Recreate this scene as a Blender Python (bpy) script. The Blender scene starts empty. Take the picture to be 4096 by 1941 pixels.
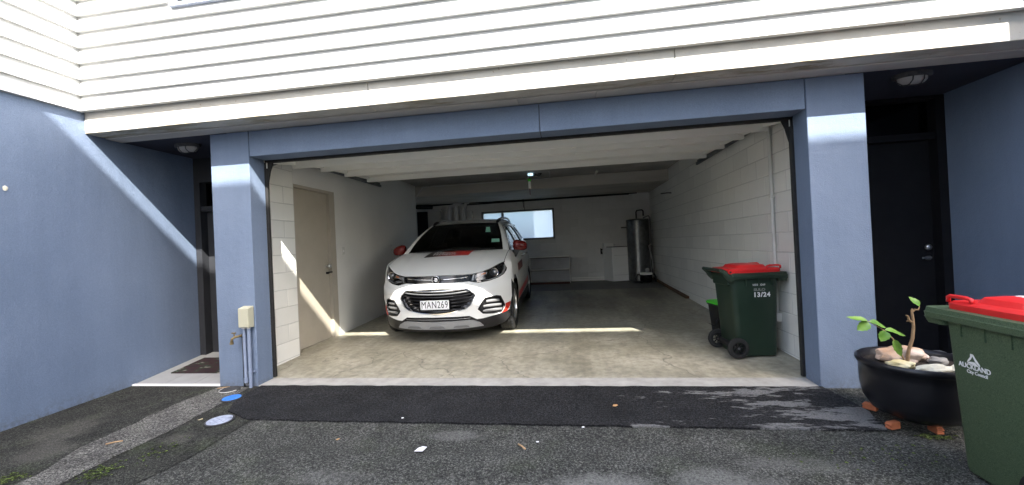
import bpy, bmesh, math, random
from mathutils import Vector, Matrix, noise
from mathutils.geometry import delaunay_2d_cdt
random.seed(7)
SC = bpy.context.scene
COL = SC.collection
R = math.radians

# ---------------------------------------------------------------- camera
cd = bpy.data.cameras.new('camera')
cam = bpy.data.objects.new('camera', cd)
COL.objects.link(cam)
cd.sensor_width = 36.0
cd.lens = 36.0 * 1600.2 / 4096
cd.clip_start = 0.05
cd.clip_end = 500
yw, pt, rl = R(7.92), R(0.3925), R(2.68)
fw = Vector((-math.sin(yw) * math.cos(pt), math.cos(yw) * math.cos(pt), math.sin(pt)))
rt = Vector((math.cos(yw), math.sin(yw), 0))
up = rt.cross(fw)
rt2 = rt * math.cos(rl) - up * math.sin(rl)
up2 = up * math.cos(rl) + rt * math.sin(rl)
m = Matrix((rt2, up2, -fw)).transposed().to_4x4()
m.translation = Vector((3.4126, -3.4634, 1.2367))
cam.matrix_world = m
SC.camera = cam

# ---------------------------------------------------------------- sky and sun
SUNV = Vector((0.56, -1.0, 1.02)).normalized()          # towards the sun
w = bpy.data.worlds.new('World')
SC.world = w
w.use_nodes = True
wn = w.node_tree.nodes
wl = w.node_tree.links
sky = wn.new('ShaderNodeTexSky')
sky.sky_type = 'NISHITA'
sky.sun_disc = False
sky.sun_elevation = math.asin(SUNV.z)
sky.sun_rotation = math.atan2(SUNV.x, SUNV.y)
sky.air_density = 1.0
sky.dust_density = 4.0
sky.ozone_density = 1.0
wn['Background'].inputs['Strength'].default_value = 0.15
wl.new(sky.outputs[0], wn['Background'].inputs['Color'])
sd = bpy.data.lights.new('sun', 'SUN')
sd.energy = 3.4
sd.angle = R(0.45)
sd.color = (1.0, 0.95, 0.87)
sun = bpy.data.objects.new('sun', sd)
COL.objects.link(sun)
sun.location = (6, -10, 12)
sun.rotation_euler = SUNV.to_track_quat('Z', 'Y').to_euler()
SC.view_settings.view_transform = 'Standard'
SC.view_settings.look = 'None'
SC.view_settings.gamma = 1.0
SC.view_settings.use_curve_mapping = False
SC.view_settings.exposure = 2.55
SC.cycles.use_denoising = True
SC.cycles.max_bounces = 14
SC.cycles.diffuse_bounces = 8
SC.cycles.transparent_max_bounces = 16
SC.cycles.sample_clamp_indirect = 8

# ---------------------------------------------------------------- materials
MATS = {}

def base_mat(name, col, rough=0.6, metal=0.0, spec=0.5):
    mt = bpy.data.materials.new(name)
    mt.use_nodes = True
    b = mt.node_tree.nodes['Principled BSDF']
    b.inputs['Base Color'].default_value = (*col, 1)
    b.inputs['Roughness'].default_value = rough
    b.inputs['Metallic'].default_value = metal
    b.inputs['Specular IOR Level'].default_value = spec
    MATS[name] = mt
    return mt, mt.node_tree.nodes, mt.node_tree.links, b

def tex(N, L, scale, detail=4, rough=0.55, stretch=None, kind='NOISE', co='Object'):
    tc = N.new('ShaderNodeTexCoord')
    src = tc.outputs[co]
    if stretch:
        mp = N.new('ShaderNodeMapping')
        mp.inputs['Scale'].default_value = stretch
        L.new(src, mp.inputs['Vector'])
        src = mp.outputs[0]
    if kind == 'NOISE':
        n = N.new('ShaderNodeTexNoise')
        n.inputs['Detail'].default_value = detail
        n.inputs['Roughness'].default_value = rough
    else:
        n = N.new('ShaderNodeTexVoronoi')
    n.inputs['Scale'].default_value = scale
    L.new(src, n.inputs['Vector'])
    return n.outputs[0]

def ramp(N, L, fac, stops):
    r = N.new('ShaderNodeValToRGB')
    el = r.color_ramp.elements
    while len(el) < len(stops):
        el.new(0.5)
    for e, (p, c) in zip(el, stops):
        e.position = p
        e.color = (*c, 1) if len(c) == 3 else c
    L.new(fac, r.inputs[0])
    return r.outputs[0]

def mixc(N, L, fac, a, b, mode='MIX'):
    x = N.new('ShaderNodeMix')
    x.data_type = 'RGBA'
    x.blend_type = mode
    for s, v in ((x.inputs[0], fac), (x.inputs[6], a), (x.inputs[7], b)):
        if hasattr(v, 'links') or hasattr(v, 'is_linked'):
            L.new(v, s)
        elif isinstance(v, (int, float)):
            s.default_value = v
        else:
            s.default_value = (*v, 1)
    return x.outputs[2]

def mth(N, L, op, a, b=0.0, c=None):
    x = N.new('ShaderNodeMath')
    x.operation = op
    for i, v in enumerate((a, b) if c is None else (a, b, c)):
        if hasattr(v, 'is_linked'):
            L.new(v, x.inputs[i])
        else:
            x.inputs[i].default_value = v
    return x.outputs[0]

def bump(N, L, b, h, strength=0.3, dist=0.01):
    x = N.new('ShaderNodeBump')
    x.inputs['Strength'].default_value = strength
    x.inputs['Distance'].default_value = dist
    L.new(h, x.inputs['Height'])
    L.new(x.outputs[0], b.inputs['Normal'])

def grained(name, c1, c2, scale, rough, bscale=None, bstr=0.2, bdist=0.004, metal=0.0, detail=5, lo=0.3, hi=0.7, stretch=None, spec=0.4, co='Object'):
    """a base colour that wanders between two tones, with fine relief"""
    mt, N, L, b = base_mat(name, c1, rough, metal, spec)
    L.new(ramp(N, L, tex(N, L, scale, detail, stretch=stretch, co=co), [(lo, c1), (hi, c2)]), b.inputs['Base Color'])
    if bscale:
        bump(N, L, b, tex(N, L, bscale, 3, co=co), bstr, bdist)
    return mt

# blue rendered plaster: trowelled relief, rain streaks, splashed dirt along the ground
mt, N, L, b = base_mat('blue_render', (0.16, 0.21, 0.31), 0.8, spec=0.3)
c = ramp(N, L, tex(N, L, 1.1, 5, 0.6), [(0.3, (0.138, 0.184, 0.268)), (0.7, (0.168, 0.218, 0.309))])
c = mixc(N, L, 1.0, c, ramp(N, L, tex(N, L, 5, 5, 0.7, (1, 1, 0.12)), [(0.3, (0.93, 0.93, 0.93)), (0.6, (1.03, 1.03, 1.03))]), 'MULTIPLY')
c = mixc(N, L, 1.0, c, ramp(N, L, tex(N, L, 170, 3, 0.8), [(0.3, (0.86, 0.86, 0.86)), (0.7, (1.14, 1.14, 1.14))]), 'MULTIPLY')
tc = N.new('ShaderNodeTexCoord')
sx = N.new('ShaderNodeSeparateXYZ')
L.new(tc.outputs['Object'], sx.inputs[0])
lowz = N.new('ShaderNodeMapRange')
lowz.inputs[1].default_value = 0.16
lowz.inputs[2].default_value = -0.02
L.new(sx.outputs[2], lowz.inputs[0])
dn = ramp(N, L, tex(N, L, 22, 6, 0.75), [(0.42, (0, 0, 0)), (0.62, (1, 1, 1))])
c = mixc(N, L, mth(N, L, 'MULTIPLY', mth(N, L, 'MULTIPLY', lowz.outputs[0], lowz.outputs[0]), mth(N, L, 'MULTIPLY', dn, 0.7)), c, (0.085, 0.082, 0.075))
L.new(c, b.inputs['Base Color'])
bump(N, L, b, mth(N, L, 'ADD', tex(N, L, 130, 3), mth(N, L, 'MULTIPLY', tex(N, L, 14, 3), 1.5)), 0.5, 0.006)
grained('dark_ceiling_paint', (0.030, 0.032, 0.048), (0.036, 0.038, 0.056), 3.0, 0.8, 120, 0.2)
grained('board_paint', (0.56, 0.565, 0.558), (0.61, 0.615, 0.608), 3.0, 0.5, 60, 0.08, 0.002, stretch=(0.3, 1, 2))
grained('white_paint', (0.80, 0.80, 0.765), (0.85, 0.85, 0.81), 2.2, 0.6, 120, 0.12, 0.003)
grained('plaster_paint', (0.70, 0.70, 0.67), (0.77, 0.77, 0.74), 1.6, 0.6, 140, 0.1, 0.003)
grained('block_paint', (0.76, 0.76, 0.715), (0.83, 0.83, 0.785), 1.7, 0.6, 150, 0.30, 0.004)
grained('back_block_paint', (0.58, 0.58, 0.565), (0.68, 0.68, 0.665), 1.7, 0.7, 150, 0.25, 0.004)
grained('mortar_paint', (0.56, 0.56, 0.53), (0.62, 0.62, 0.59), 5, 0.75)
grained('door_cream', (0.43, 0.39, 0.315), (0.46, 0.42, 0.345), 6, 0.5)
grained('frame_cream', (0.43, 0.395, 0.33), (0.46, 0.42, 0.35), 6, 0.5)
grained('slate_door', (0.026, 0.028, 0.033), (0.031, 0.033, 0.038), 8, 0.6, spec=0.2)
grained('dark_door', (0.008, 0.008, 0.010), (0.011, 0.011, 0.013), 8, 0.6, spec=0.15)
grained('ceiling_concrete', (0.30, 0.295, 0.285), (0.44, 0.43, 0.415), 2.3, 0.8, 40, 0.3, 0.006)
grained('beam_concrete', (0.38, 0.365, 0.33), (0.56, 0.535, 0.49), 1.6, 0.8, 40, 0.3, 0.006, stretch=(0.4, 1, 2))
grained('timber_brown', (0.10, 0.055, 0.03), (0.16, 0.09, 0.05), 8, 0.7, stretch=(1, 8, 8))
grained('red_timber', (0.10, 0.035, 0.022), (0.14, 0.05, 0.03), 6, 0.7)
grained('bin_green', (0.013, 0.028, 0.018), (0.019, 0.038, 0.024), 2.5, 0.42, 300, 0.12, 0.002)
grained('bin_green_weathered', (0.034, 0.064, 0.032), (0.095, 0.135, 0.078), 240, 0.55, 350, 0.4, 0.003, lo=0.35, hi=0.65)
grained('lid_red', (0.62, 0.018, 0.020), (0.72, 0.028, 0.028), 3, 0.38, 150, 0.06, 0.002)
grained('rubber', (0.012, 0.012, 0.012), (0.020, 0.020, 0.020), 20, 0.75)
grained('black_plastic', (0.010, 0.010, 0.011), (0.015, 0.015, 0.016), 30, 0.45, 300, 0.1, 0.001)
grained('gloss_black', (0.006, 0.006, 0.007), (0.008, 0.008, 0.009), 5, 0.16)
grained('pot_glaze', (0.007, 0.007, 0.009), (0.012, 0.012, 0.015), 7, 0.33, 40, 0.06, 0.003)
grained('terracotta', (0.36, 0.105, 0.045), (0.44, 0.15, 0.07), 20, 0.8, 80, 0.2)
grained('soil', (0.018, 0.013, 0.010), (0.045, 0.034, 0.025), 40, 0.95, 60, 1.0, 0.02)
grained('bark', (0.20, 0.125, 0.065), (0.30, 0.20, 0.11), 30, 0.85, 90, 0.6, 0.004)
grained('steel_dark', (0.20, 0.21, 0.22), (0.27, 0.28, 0.29), 6, 0.38, metal=0.9, stretch=(6, 6, 0.5))
grained('steel', (0.55, 0.55, 0.56), (0.62, 0.62, 0.63), 10, 0.3, metal=1.0)
grained('galvanised', (0.12, 0.125, 0.125), (0.20, 0.205, 0.205), 12, 0.34, metal=0.85)
grained('track_steel', (0.10, 0.11, 0.12), (0.16, 0.17, 0.18), 12, 0.45, metal=0.7)
grained('chrome', (0.80, 0.80, 0.81), (0.84, 0.84, 0.85), 3, 0.12, metal=1.0)
grained('silver_plastic', (0.28, 0.29, 0.30), (0.32, 0.33, 0.34), 10, 0.38, metal=0.35)
grained('slat_grey', (0.16, 0.165, 0.17), (0.19, 0.195, 0.2), 10, 0.35, metal=0.3)
grained('slat_mid', (0.24, 0.245, 0.25), (0.27, 0.275, 0.28), 10, 0.35, metal=0.3)
grained('brass', (0.13, 0.10, 0.055), (0.26, 0.20, 0.10), 30, 0.55, metal=0.6)
grained('meter_cream', (0.44, 0.43, 0.32), (0.47, 0.46, 0.35), 6, 0.5)
grained('pipe_blue', (0.19, 0.235, 0.33), (0.22, 0.265, 0.36), 14, 0.55)
grained('pipe_dark', (0.03, 0.035, 0.045), (0.07, 0.075, 0.08), 14, 0.6)
grained('conduit_white', (0.60, 0.60, 0.57), (0.66, 0.66, 0.63), 10, 0.5)
grained('pvc_grey', (0.46, 0.46, 0.46), (0.54, 0.54, 0.54), 6, 0.5)
grained('appliance_white', (0.78, 0.78, 0.755), (0.82, 0.82, 0.80), 4, 0.4)
grained('shelf_white', (0.80, 0.79, 0.75), (0.85, 0.84, 0.80), 4, 0.6)
grained('aluminium', (0.12, 0.115, 0.11), (0.15, 0.145, 0.14), 10, 0.5, metal=0.2)
grained('lid_blue', (0.045, 0.20, 0.62), (0.06, 0.24, 0.68), 8, 0.5, 60, 0.1)
grained('lid_pale', (0.26, 0.30, 0.40), (0.46, 0.50, 0.60), 45, 0.5, 60, 0.1)
grained('iron', (0.03, 0.03, 0.032), (0.07, 0.07, 0.07), 25, 0.7, 80, 0.3)
grained('paper', (0.78, 0.78, 0.80), (0.84, 0.84, 0.85), 8, 0.8)
grained('dry_leaf', (0.40, 0.22, 0.09), (0.52, 0.32, 0.15), 14, 0.8)
grained('twig', (0.38, 0.24, 0.12), (0.48, 0.32, 0.18), 20, 0.8)
grained('peach_stone', (0.48, 0.29, 0.17), (0.60, 0.50, 0.44), 5, 0.75, 22, 0.7, 0.02, lo=0.38, hi=0.6)
grained('yellow_stone', (0.60, 0.47, 0.20), (0.72, 0.66, 0.45), 12, 0.75, 25, 0.6, 0.02)
grained('cream_stone', (0.60, 0.57, 0.45), (0.68, 0.66, 0.56), 12, 0.75, 25, 0.6, 0.02)
grained('grey_stone', (0.22, 0.215, 0.20), (0.30, 0.29, 0.27), 9, 0.8, 60, 0.3)
grained('caddy_green', (0.06, 0.50, 0.03), (0.09, 0.58, 0.05), 8, 0.4)
grained('seat_cloth', (0.012, 0.012, 0.013), (0.018, 0.018, 0.019), 40, 0.9)
grained('red_film', (0.50, 0.022, 0.012), (0.54, 0.03, 0.016), 4, 0.35)
grained('red_mirror', (0.105, 0.007, 0.007), (0.12, 0.009, 0.008), 4, 0.25)
grained('sticker_green', (0.20, 0.50, 0.38), (0.24, 0.55, 0.42), 30, 0.6)
grained('print_white', (0.80, 0.80, 0.80), (0.84, 0.84, 0.84), 9, 0.6)
grained('print_grey', (0.20, 0.21, 0.19), (0.24, 0.25, 0.23), 9, 0.6)
grained('print_black', (0.008, 0.008, 0.008), (0.012, 0.012, 0.012), 9, 0.6)
grained('plate_white', (0.74, 0.75, 0.76), (0.78, 0.79, 0.80), 9, 0.45)
grained('amber', (0.42, 0.13, 0.04), (0.5, 0.16, 0.05), 40, 0.3)
grained('tile_grey', (0.30, 0.31, 0.31), (0.36, 0.37, 0.37), 6, 0.5, 120, 0.15)
grained('grout', (0.44, 0.45, 0.44), (0.48, 0.49, 0.48), 20, 0.8)
grained('soffit_concrete', (0.46, 0.435, 0.40), (0.56, 0.53, 0.49), 3, 0.8, 60, 0.25, stretch=(0.5, 2, 1))
grained('backyard', (0.12, 0.15, 0.07), (0.2, 0.21, 0.12), 2, 0.9)
grained('opposite_paint', (0.74, 0.73, 0.70), (0.79, 0.78, 0.75), 1.5, 0.6)

mt, N, L, b = base_mat('car_white', (0.74, 0.75, 0.735), 0.30)
b.inputs['Coat Weight'].default_value = 0.6
b.inputs['Coat Roughness'].default_value = 0.06
bump(N, L, b, tex(N, L, 900, 1), 0.02, 0.001)

# cream fascia with lichen and rust-brown stains along its lower edge
mt, N, L, b = base_mat('fascia_paint', (0.66, 0.63, 0.56), 0.7)
tc = N.new('ShaderNodeTexCoord')
sx = N.new('ShaderNodeSeparateXYZ')
L.new(tc.outputs['Object'], sx.inputs[0])
edge = N.new('ShaderNodeMapRange')
edge.inputs[1].default_value = 2.500
edge.inputs[2].default_value = 2.465
L.new(sx.outputs[2], edge.inputs[0])
st = tex(N, L, 9, 6, 0.7, (0.25, 1, 1.5))
big = tex(N, L, 0.8, 2)
f = mth(N, L, 'MULTIPLY', edge.outputs[0], ramp(N, L, st, [(0.46, (0, 0, 0)), (0.6, (1, 1, 1))]))
f = mth(N, L, 'MULTIPLY', f, ramp(N, L, big, [(0.4, (0, 0, 0)), (0.62, (1, 1, 1))]))
c0 = ramp(N, L, tex(N, L, 5, 5), [(0.3, (0.50, 0.475, 0.42)), (0.7, (0.58, 0.555, 0.495))])
spots = tex(N, L, 40, 2)
c1 = mixc(N, L, ramp(N, L, spots, [(0.70, (0, 0, 0)), (0.74, (1, 1, 1))]), c0, (0.40, 0.34, 0.26))
L.new(mixc(N, L, f, c1, (0.23, 0.19, 0.10)), b.inputs['Base Color'])
bump(N, L, b, tex(N, L, 60, 3), 0.15, 0.004)

def vary(name, lo, hi):
    N, L = MATS[name].node_tree.nodes, MATS[name].node_tree.links
    b = N['Principled BSDF']
    old = b.inputs['Base Color'].links[0].from_socket
    oi = N.new('ShaderNodeObjectInfo')
    L.new(mixc(N, L, 1.0, old, ramp(N, L, oi.outputs['Random'], [(0, (lo, lo, lo)), (1, (hi, hi, hi))]), 'MULTIPLY'), b.inputs['Base Color'])
for nm in ('block_paint', 'back_block_paint'): vary(nm, 0.93, 1.03)
vary('board_paint', 0.95, 1.02)
# garage floor: worn, oil stained concrete
mt, N, L, b = base_mat('garage_floor', (0.3, 0.27, 0.22), 0.5)
fine = tex(N, L, 14, 7, 0.65)
mid = tex(N, L, 2.2, 5, 0.6)
c = ramp(N, L, mid, [(0.3, (0.30, 0.296, 0.247)), (0.5, (0.41, 0.406, 0.35)), (0.7, (0.50, 0.495, 0.44))])
c = mixc(N, L, 0.55, c, ramp(N, L, fine, [(0.35, (0.15, 0.13, 0.09)), (0.65, (0.45, 0.42, 0.35))]), 'OVERLAY')
oil = tex(N, L, 1.1, 4, 0.6, (1.6, 0.6, 1))
tc = N.new('ShaderNodeTexCoord')
sx = N.new('ShaderNodeSeparateXYZ')
L.new(tc.outputs['Object'], sx.inputs[0])
mid_lane = N.new('ShaderNodeMapRange')
mid_lane.inputs[1].default_value = 1.2
mid_lane.inputs[2].default_value = 3.6
L.new(sx.outputs[1], mid_lane.inputs[0])
oilf = mth(N, L, 'MULTIPLY', ramp(N, L, oil, [(0.40, (0, 0, 0)), (0.60, (1, 1, 1))]), mid_lane.outputs[0])
c = mixc(N, L, mth(N, L, 'MULTIPLY', oilf, 0.5), c, (0.080, 0.072, 0.060))
pale = tex(N, L, 6, 6, 0.7)
c = mixc(N, L, ramp(N, L, pale, [(0.66, (0, 0, 0)), (0.74, (0.6, 0.6, 0.6))]), c, (0.50, 0.47, 0.42))
trk = tex(N, L, 2.3, 5, 0.65, (1.9, 0.16, 1))
c = mixc(N, L, 1.0, c, ramp(N, L, trk, [(0.33, (0.82, 0.81, 0.79)), (0.55, (1.03, 1.03, 1.03))]), 'MULTIPLY')
blt = tex(N, L, 3.6, 6, 0.72)
c = mixc(N, L, ramp(N, L, blt, [(0.60, (0, 0, 0)), (0.70, (0.55, 0.55, 0.55))]), c, (0.13, 0.125, 0.105))
vo = N.new('ShaderNodeTexVoronoi')
vo.feature = 'DISTANCE_TO_EDGE'
vo.inputs['Scale'].default_value = 0.55
wv = N.new('ShaderNodeVectorMath')
wv.operation = 'ADD'
nz = N.new('ShaderNodeTexNoise')
nz.inputs['Scale'].default_value = 3
nz.inputs['Detail'].default_value = 5
L.new(tc.outputs['Object'], nz.inputs['Vector'])
sc_ = N.new('ShaderNodeVectorMath')
sc_.operation = 'SCALE'
sc_.inputs['Scale'].default_value = 0.35
L.new(nz.outputs['Color'], sc_.inputs[0])
L.new(tc.outputs['Object'], wv.inputs[0])
L.new(sc_.outputs[0], wv.inputs[1])
L.new(wv.outputs[0], vo.inputs['Vector'])
c = mixc(N, L, ramp(N, L, vo.outputs['Distance'], [(0.001, (0.7, 0.7, 0.7)), (0.004, (0, 0, 0))]), c, (0.10, 0.095, 0.08))
L.new(c, b.inputs['Base Color'])
L.new(ramp(N, L, mid, [(0.3, (0.34, 0.34, 0.34)), (0.7, (0.62, 0.62, 0.62))]), b.inputs['Roughness'])
bump(N, L, b, fine, 0.12, 0.006)

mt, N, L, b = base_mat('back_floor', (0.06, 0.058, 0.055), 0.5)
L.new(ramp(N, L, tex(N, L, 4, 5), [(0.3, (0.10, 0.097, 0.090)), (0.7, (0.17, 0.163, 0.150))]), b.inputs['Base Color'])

mt, N, L, b = base_mat('threshold', (0.5, 0.49, 0.45), 0.8)
c = ramp(N, L, tex(N, L, 7, 7, 0.65), [(0.3, (0.29, 0.285, 0.265)), (0.7, (0.43, 0.425, 0.40))])
rust = tex(N, L, 3, 6, 0.7, (0.4, 4, 1))
c = mixc(N, L, ramp(N, L, rust, [(0.62, (0, 0, 0)), (0.75, (0.5, 0.5, 0.5))]), c, (0.30, 0.22, 0.15))
L.new(c, b.inputs['Base Color'])
bump(N, L, b, tex(N, L, 70, 4), 0.3, 0.004)

# asphalt: one builder, several ages
def asphalt(name, dark, light, chip, moss=0.0, worn=None):
    mt, N, L, b = base_mat(name, dark, 0.9, spec=0.25)
    big = tex(N, L, 1.3, 5, 0.6)
    c = ramp(N, L, big, [(0.32, dark), (0.68, light)])
    chips = tex(N, L, 150, kind='VORONOI')
    g = tex(N, L, 220, 2, 0.7)
    c = mixc(N, L, ramp(N, L, g, [(0.50, (0, 0, 0)), (0.66, (1, 1, 1))]), c, chip)
    c = mixc(N, L, 1.0, c, ramp(N, L, tex(N, L, 75, 2, 0.9), [(0.36, (0.25, 0.25, 0.25)), (0.5, (0.85, 0.85, 0.85)), (0.64, (2.3, 2.3, 2.25))]), 'MULTIPLY')
    c = mixc(N, L, 1.0, c, ramp(N, L, tex(N, L, 5, 5, 0.7), [(0.34, (0.72, 0.72, 0.72)), (0.66, (1.28, 1.28, 1.28))]), 'MULTIPLY')
    if worn:
        wn_ = tex(N, L, worn[0], 6, 0.65, worn[2])
        c = mixc(N, L, ramp(N, L, wn_, [(worn[1], (0, 0, 0)), (worn[1] + 0.05, (0.85, 0.85, 0.85))]), c, worn[3])
    if moss:
        ms = tex(N, L, 2.4, 6, 0.7)
        c = mixc(N, L, ramp(N, L, ms, [(0.52, (0, 0, 0)), (0.75, (moss, moss, moss))]), c, (0.050, 0.075, 0.018))
    L.new(c, b.inputs['Base Color'])
    h = mth(N, L, 'ADD', chips, mth(N, L, 'MULTIPLY', tex(N, L, 60, 3), 0.8))
    bump(N, L, b, h, 0.9, 0.006)
    return mt
asphalt('old_asphalt', (0.026, 0.028, 0.025), (0.055, 0.056, 0.051), (0.13, 0.13, 0.12), 0.22)
asphalt('mossy_asphalt', (0.013, 0.014, 0.012), (0.034, 0.035, 0.030), (0.085, 0.085, 0.075), 0.4)
asphalt('moss_tuft', (0.035, 0.055, 0.012), (0.075, 0.10, 0.025), (0.11, 0.13, 0.05), 0.5)
asphalt('worn_grey', (0.075, 0.075, 0.072), (0.13, 0.13, 0.127), (0.22, 0.22, 0.22), 0.0)
asphalt('trench_grey', (0.062, 0.061, 0.056), (0.118, 0.115, 0.106), (0.20, 0.195, 0.185), 0.25)
def bare(mt, spots, col):
    """rubbed pale areas with ragged edges round given places"""
    N, L = mt.node_tree.nodes, mt.node_tree.links
    b = N['Principled BSDF']
    old = b.inputs['Base Color'].links[0].from_socket
    tc = N.new('ShaderNodeTexCoord')
    n1 = tex(N, L, 4, 8, 0.75)
    gr = ramp(N, L, tex(N, L, 80, 3, 0.8), [(0.36, (0.15, 0.15, 0.15)), (0.6, (1, 1, 1))])
    for x, y, rx, ry, k in spots:
        mp = N.new('ShaderNodeMapping')
        mp.vector_type = 'TEXTURE'
        mp.inputs['Location'].default_value = (x, y, DS_ * y)
        mp.inputs['Scale'].default_value = (rx, ry, 5)
        L.new(tc.outputs['Object'], mp.inputs['Vector'])
        ln = N.new('ShaderNodeVectorMath')
        ln.operation = 'LENGTH'
        L.new(mp.outputs[0], ln.inputs[0])
        d = mth(N, L, 'ADD', ln.outputs['Value'], mth(N, L, 'MULTIPLY', n1, 1.6))
        f = ramp(N, L, mth(N, L, 'MULTIPLY', d, 0.5), [(0.62, (k, k, k)), (0.86, (0, 0, 0))])
        old = mixc(N, L, mth(N, L, 'MULTIPLY', f, gr), old, col)
    L.new(old, b.inputs['Base Color'])
DS_ = 0.0216
bare(MATS['old_asphalt'], [(3.55, -1.40, 0.42, 0.22, 0.9), (4.15, -1.28, 0.35, 0.18, 0.75), (2.6, -0.86, 0.30, 0.09, 0.6), (4.6, -1.1, 0.4, 0.1, 0.4), (2.0, -1.35, 0.3, 0.1, 0.35)], (0.19, 0.19, 0.18))
bare(MATS['mossy_asphalt'], [(-0.45, -0.9, 0.3, 0.3, 0.5), (0.62, -0.98, 0.15, 0.12, 0.6), (-0.2, -1.2, 0.25, 0.2, 0.6)], (0.13, 0.125, 0.11))
mt = asphalt('new_asphalt', (0.0085, 0.009, 0.010), (0.015, 0.0155, 0.017), (0.036, 0.036, 0.038), 0.0)
# the new strip is worn grey in streaks towards its right end
N, L = mt.node_tree.nodes, mt.node_tree.links
b = N['Principled BSDF']
old = b.inputs['Base Color'].links[0].from_socket
tc = N.new('ShaderNodeTexCoord')
sx = N.new('ShaderNodeSeparateXYZ')
L.new(tc.outputs['Object'], sx.inputs[0])
reg = N.new('ShaderNodeMapRange')
reg.inputs[1].default_value = 2.8
reg.inputs[2].default_value = 4.9
reg.inputs[3].default_value = -0.22
reg.inputs[4].default_value = 0.032
L.new(sx.outputs[0], reg.inputs[0])
s1 = tex(N, L, 1.6, 10, 0.72, (0.9, 3.3, 1))
s2 = mth(N, L, 'ADD', s1, reg.outputs[0])
wear = ramp(N, L, s2, [(0.515, (0, 0, 0)), (0.545, (1, 1, 1))])
grain = ramp(N, L, tex(N, L, 90, 4, 0.8), [(0.36, (0, 0, 0)), (0.56, (1, 1, 1))])
fm = mth(N, L, 'MULTIPLY', wear, mth(N, L, 'MULTIPLY_ADD', grain, 0.6, 0.4))
L.new(mixc(N, L, fm, old, (0.20, 0.20, 0.197)), b.inputs['Base Color'])

# glass
def thin_glass(name, tint, rough=0.02):
    mt = bpy.data.materials.new(name)
    mt.use_nodes = True
    N, L = mt.node_tree.nodes, mt.node_tree.links
    N.clear()
    o = N.new('ShaderNodeOutputMaterial')
    mx = N.new('ShaderNodeMixShader')
    tr = N.new('ShaderNodeBsdfTransparent')
    tr.inputs[0].default_value = (*tint, 1)
    gl = N.new('ShaderNodeBsdfGlossy')
    gl.inputs['Roughness'].default_value = rough
    fr = N.new('ShaderNodeFresnel')
    fr.inputs[0].default_value = 1.45
    L.new(fr.outputs[0], mx.inputs[0])
    L.new(tr.outputs[0], mx.inputs[1])
    L.new(gl.outputs[0], mx.inputs[2])
    L.new(mx.outputs[0], o.inputs[0])
    MATS[name] = mt
thin_glass('windscreen_glass', (0.035, 0.04, 0.04))
thin_glass('side_glass', (0.82, 0.86, 0.88))
thin_glass('lens_clear', (0.95, 0.95, 0.95))
thin_glass('transom_glass', (0.35, 0.35, 0.35), 0.1)
mt = bpy.data.materials.new('frosted_glass')
mt.use_nodes = True
N, L = mt.node_tree.nodes, mt.node_tree.links
N.clear()
o = N.new('ShaderNodeOutputMaterial')
rf = N.new('ShaderNodeBsdfRefraction')
rf.inputs['IOR'].default_value = 1.02
rf.inputs['Roughness'].default_value = 0.45
rf.inputs['Color'].default_value = (0.44, 0.50, 0.57, 1)
tl = N.new('ShaderNodeBsdfTranslucent')
tl.inputs[0].default_value = (0.66, 0.70, 0.77, 1)
mx = N.new('ShaderNodeMixShader')
mx.inputs[0].default_value = 0.35
L.new(rf.outputs[0], mx.inputs[1])
L.new(tl.outputs[0], mx.inputs[2])
L.new(mx.outputs[0], o.inputs[0])
MATS['frosted_glass'] = mt
# lit flood lamp lens
mt, N, L, b = base_mat('lamp_lens', (0.7, 0.8, 0.85), 0.3)
b.inputs['Emission Color'].default_value = (0.55, 0.82, 1.0, 1)
b.inputs['Emission Strength'].default_value = 0.35
# diffuser of the unlit bulkheads
base_mat('diffuser', (0.30, 0.29, 0.28), 0.4)
# leaf with light veins
mt, N, L, b = base_mat('leaf_green', (0.09, 0.22, 0.025), 0.45)
L.new(ramp(N, L, tex(N, L, 18, 4), [(0.3, (0.070, 0.19, 0.018)), (0.7, (0.19, 0.34, 0.05))]), b.inputs['Base Color'])
# door mat print
mt, N, L, b = base_mat('mat_print', (0.015, 0.014, 0.015), 0.9)
n1 = tex(N, L, 5, 3, 0.6, (1, 2, 1))
c = ramp(N, L, n1, [(0.40, (0.010, 0.008, 0.010)), (0.5, (0.030, 0.008, 0.012)), (0.60, (0.012, 0.03, 0.014)), (0.66, (0.20, 0.19, 0.17))])
L.new(c, b.inputs['Base Color'])
# bonnet sticker: black running into red along its length (print)
mt, N, L, b = base_mat('bonnet_print', (0.5, 0.03, 0.02), 0.3)
tc = N.new('ShaderNodeTexCoord')
sx = N.new('ShaderNodeSeparateXYZ')
L.new(tc.outputs['Object'], sx.inputs[0])
mr = N.new('ShaderNodeMapRange')
mr.inputs[1].default_value = -0.27
mr.inputs[2].default_value = 0.10
L.new(sx.outputs[0], mr.inputs[0])
L.new(ramp(N, L, mr.outputs[0], [(0.0, (0.006, 0.005, 0.005)), (0.3, (0.05, 0.008, 0.006)), (1.0, (0.44, 0.020, 0.016))]), b.inputs['Base Color'])

M = MATS

# ---------------------------------------------------------------- builders
def link(o, parent=None):
    COL.objects.link(o)
    if parent is not None:
        o.parent = parent
    return o

def tag(o, label=None, cat=None, group=None, kind=None):
    if label: o['label'] = label
    if cat: o['category'] = cat
    if group: o['group'] = group
    if kind: o['kind'] = kind
    return o

def empty(name, loc=(0, 0, 0), label=None, cat=None, group=None, kind=None, rz=0.0):
    o = bpy.data.objects.new(name, None)
    o.empty_display_size = 0.1
    link(o)
    o.location = loc
    o.rotation_euler = (0, 0, rz)
    return tag(o, label, cat, group, kind)

def mesh_of(verts, faces, mat, smooth=False):
    me = bpy.data.meshes.new('m')
    me.from_pydata([tuple(v) for v in verts], [], faces)
    me.materials.append(M[mat])
    if smooth:
        me.polygons.foreach_set('use_smooth', [True] * len(me.polygons))
    me.update()
    return me

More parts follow.
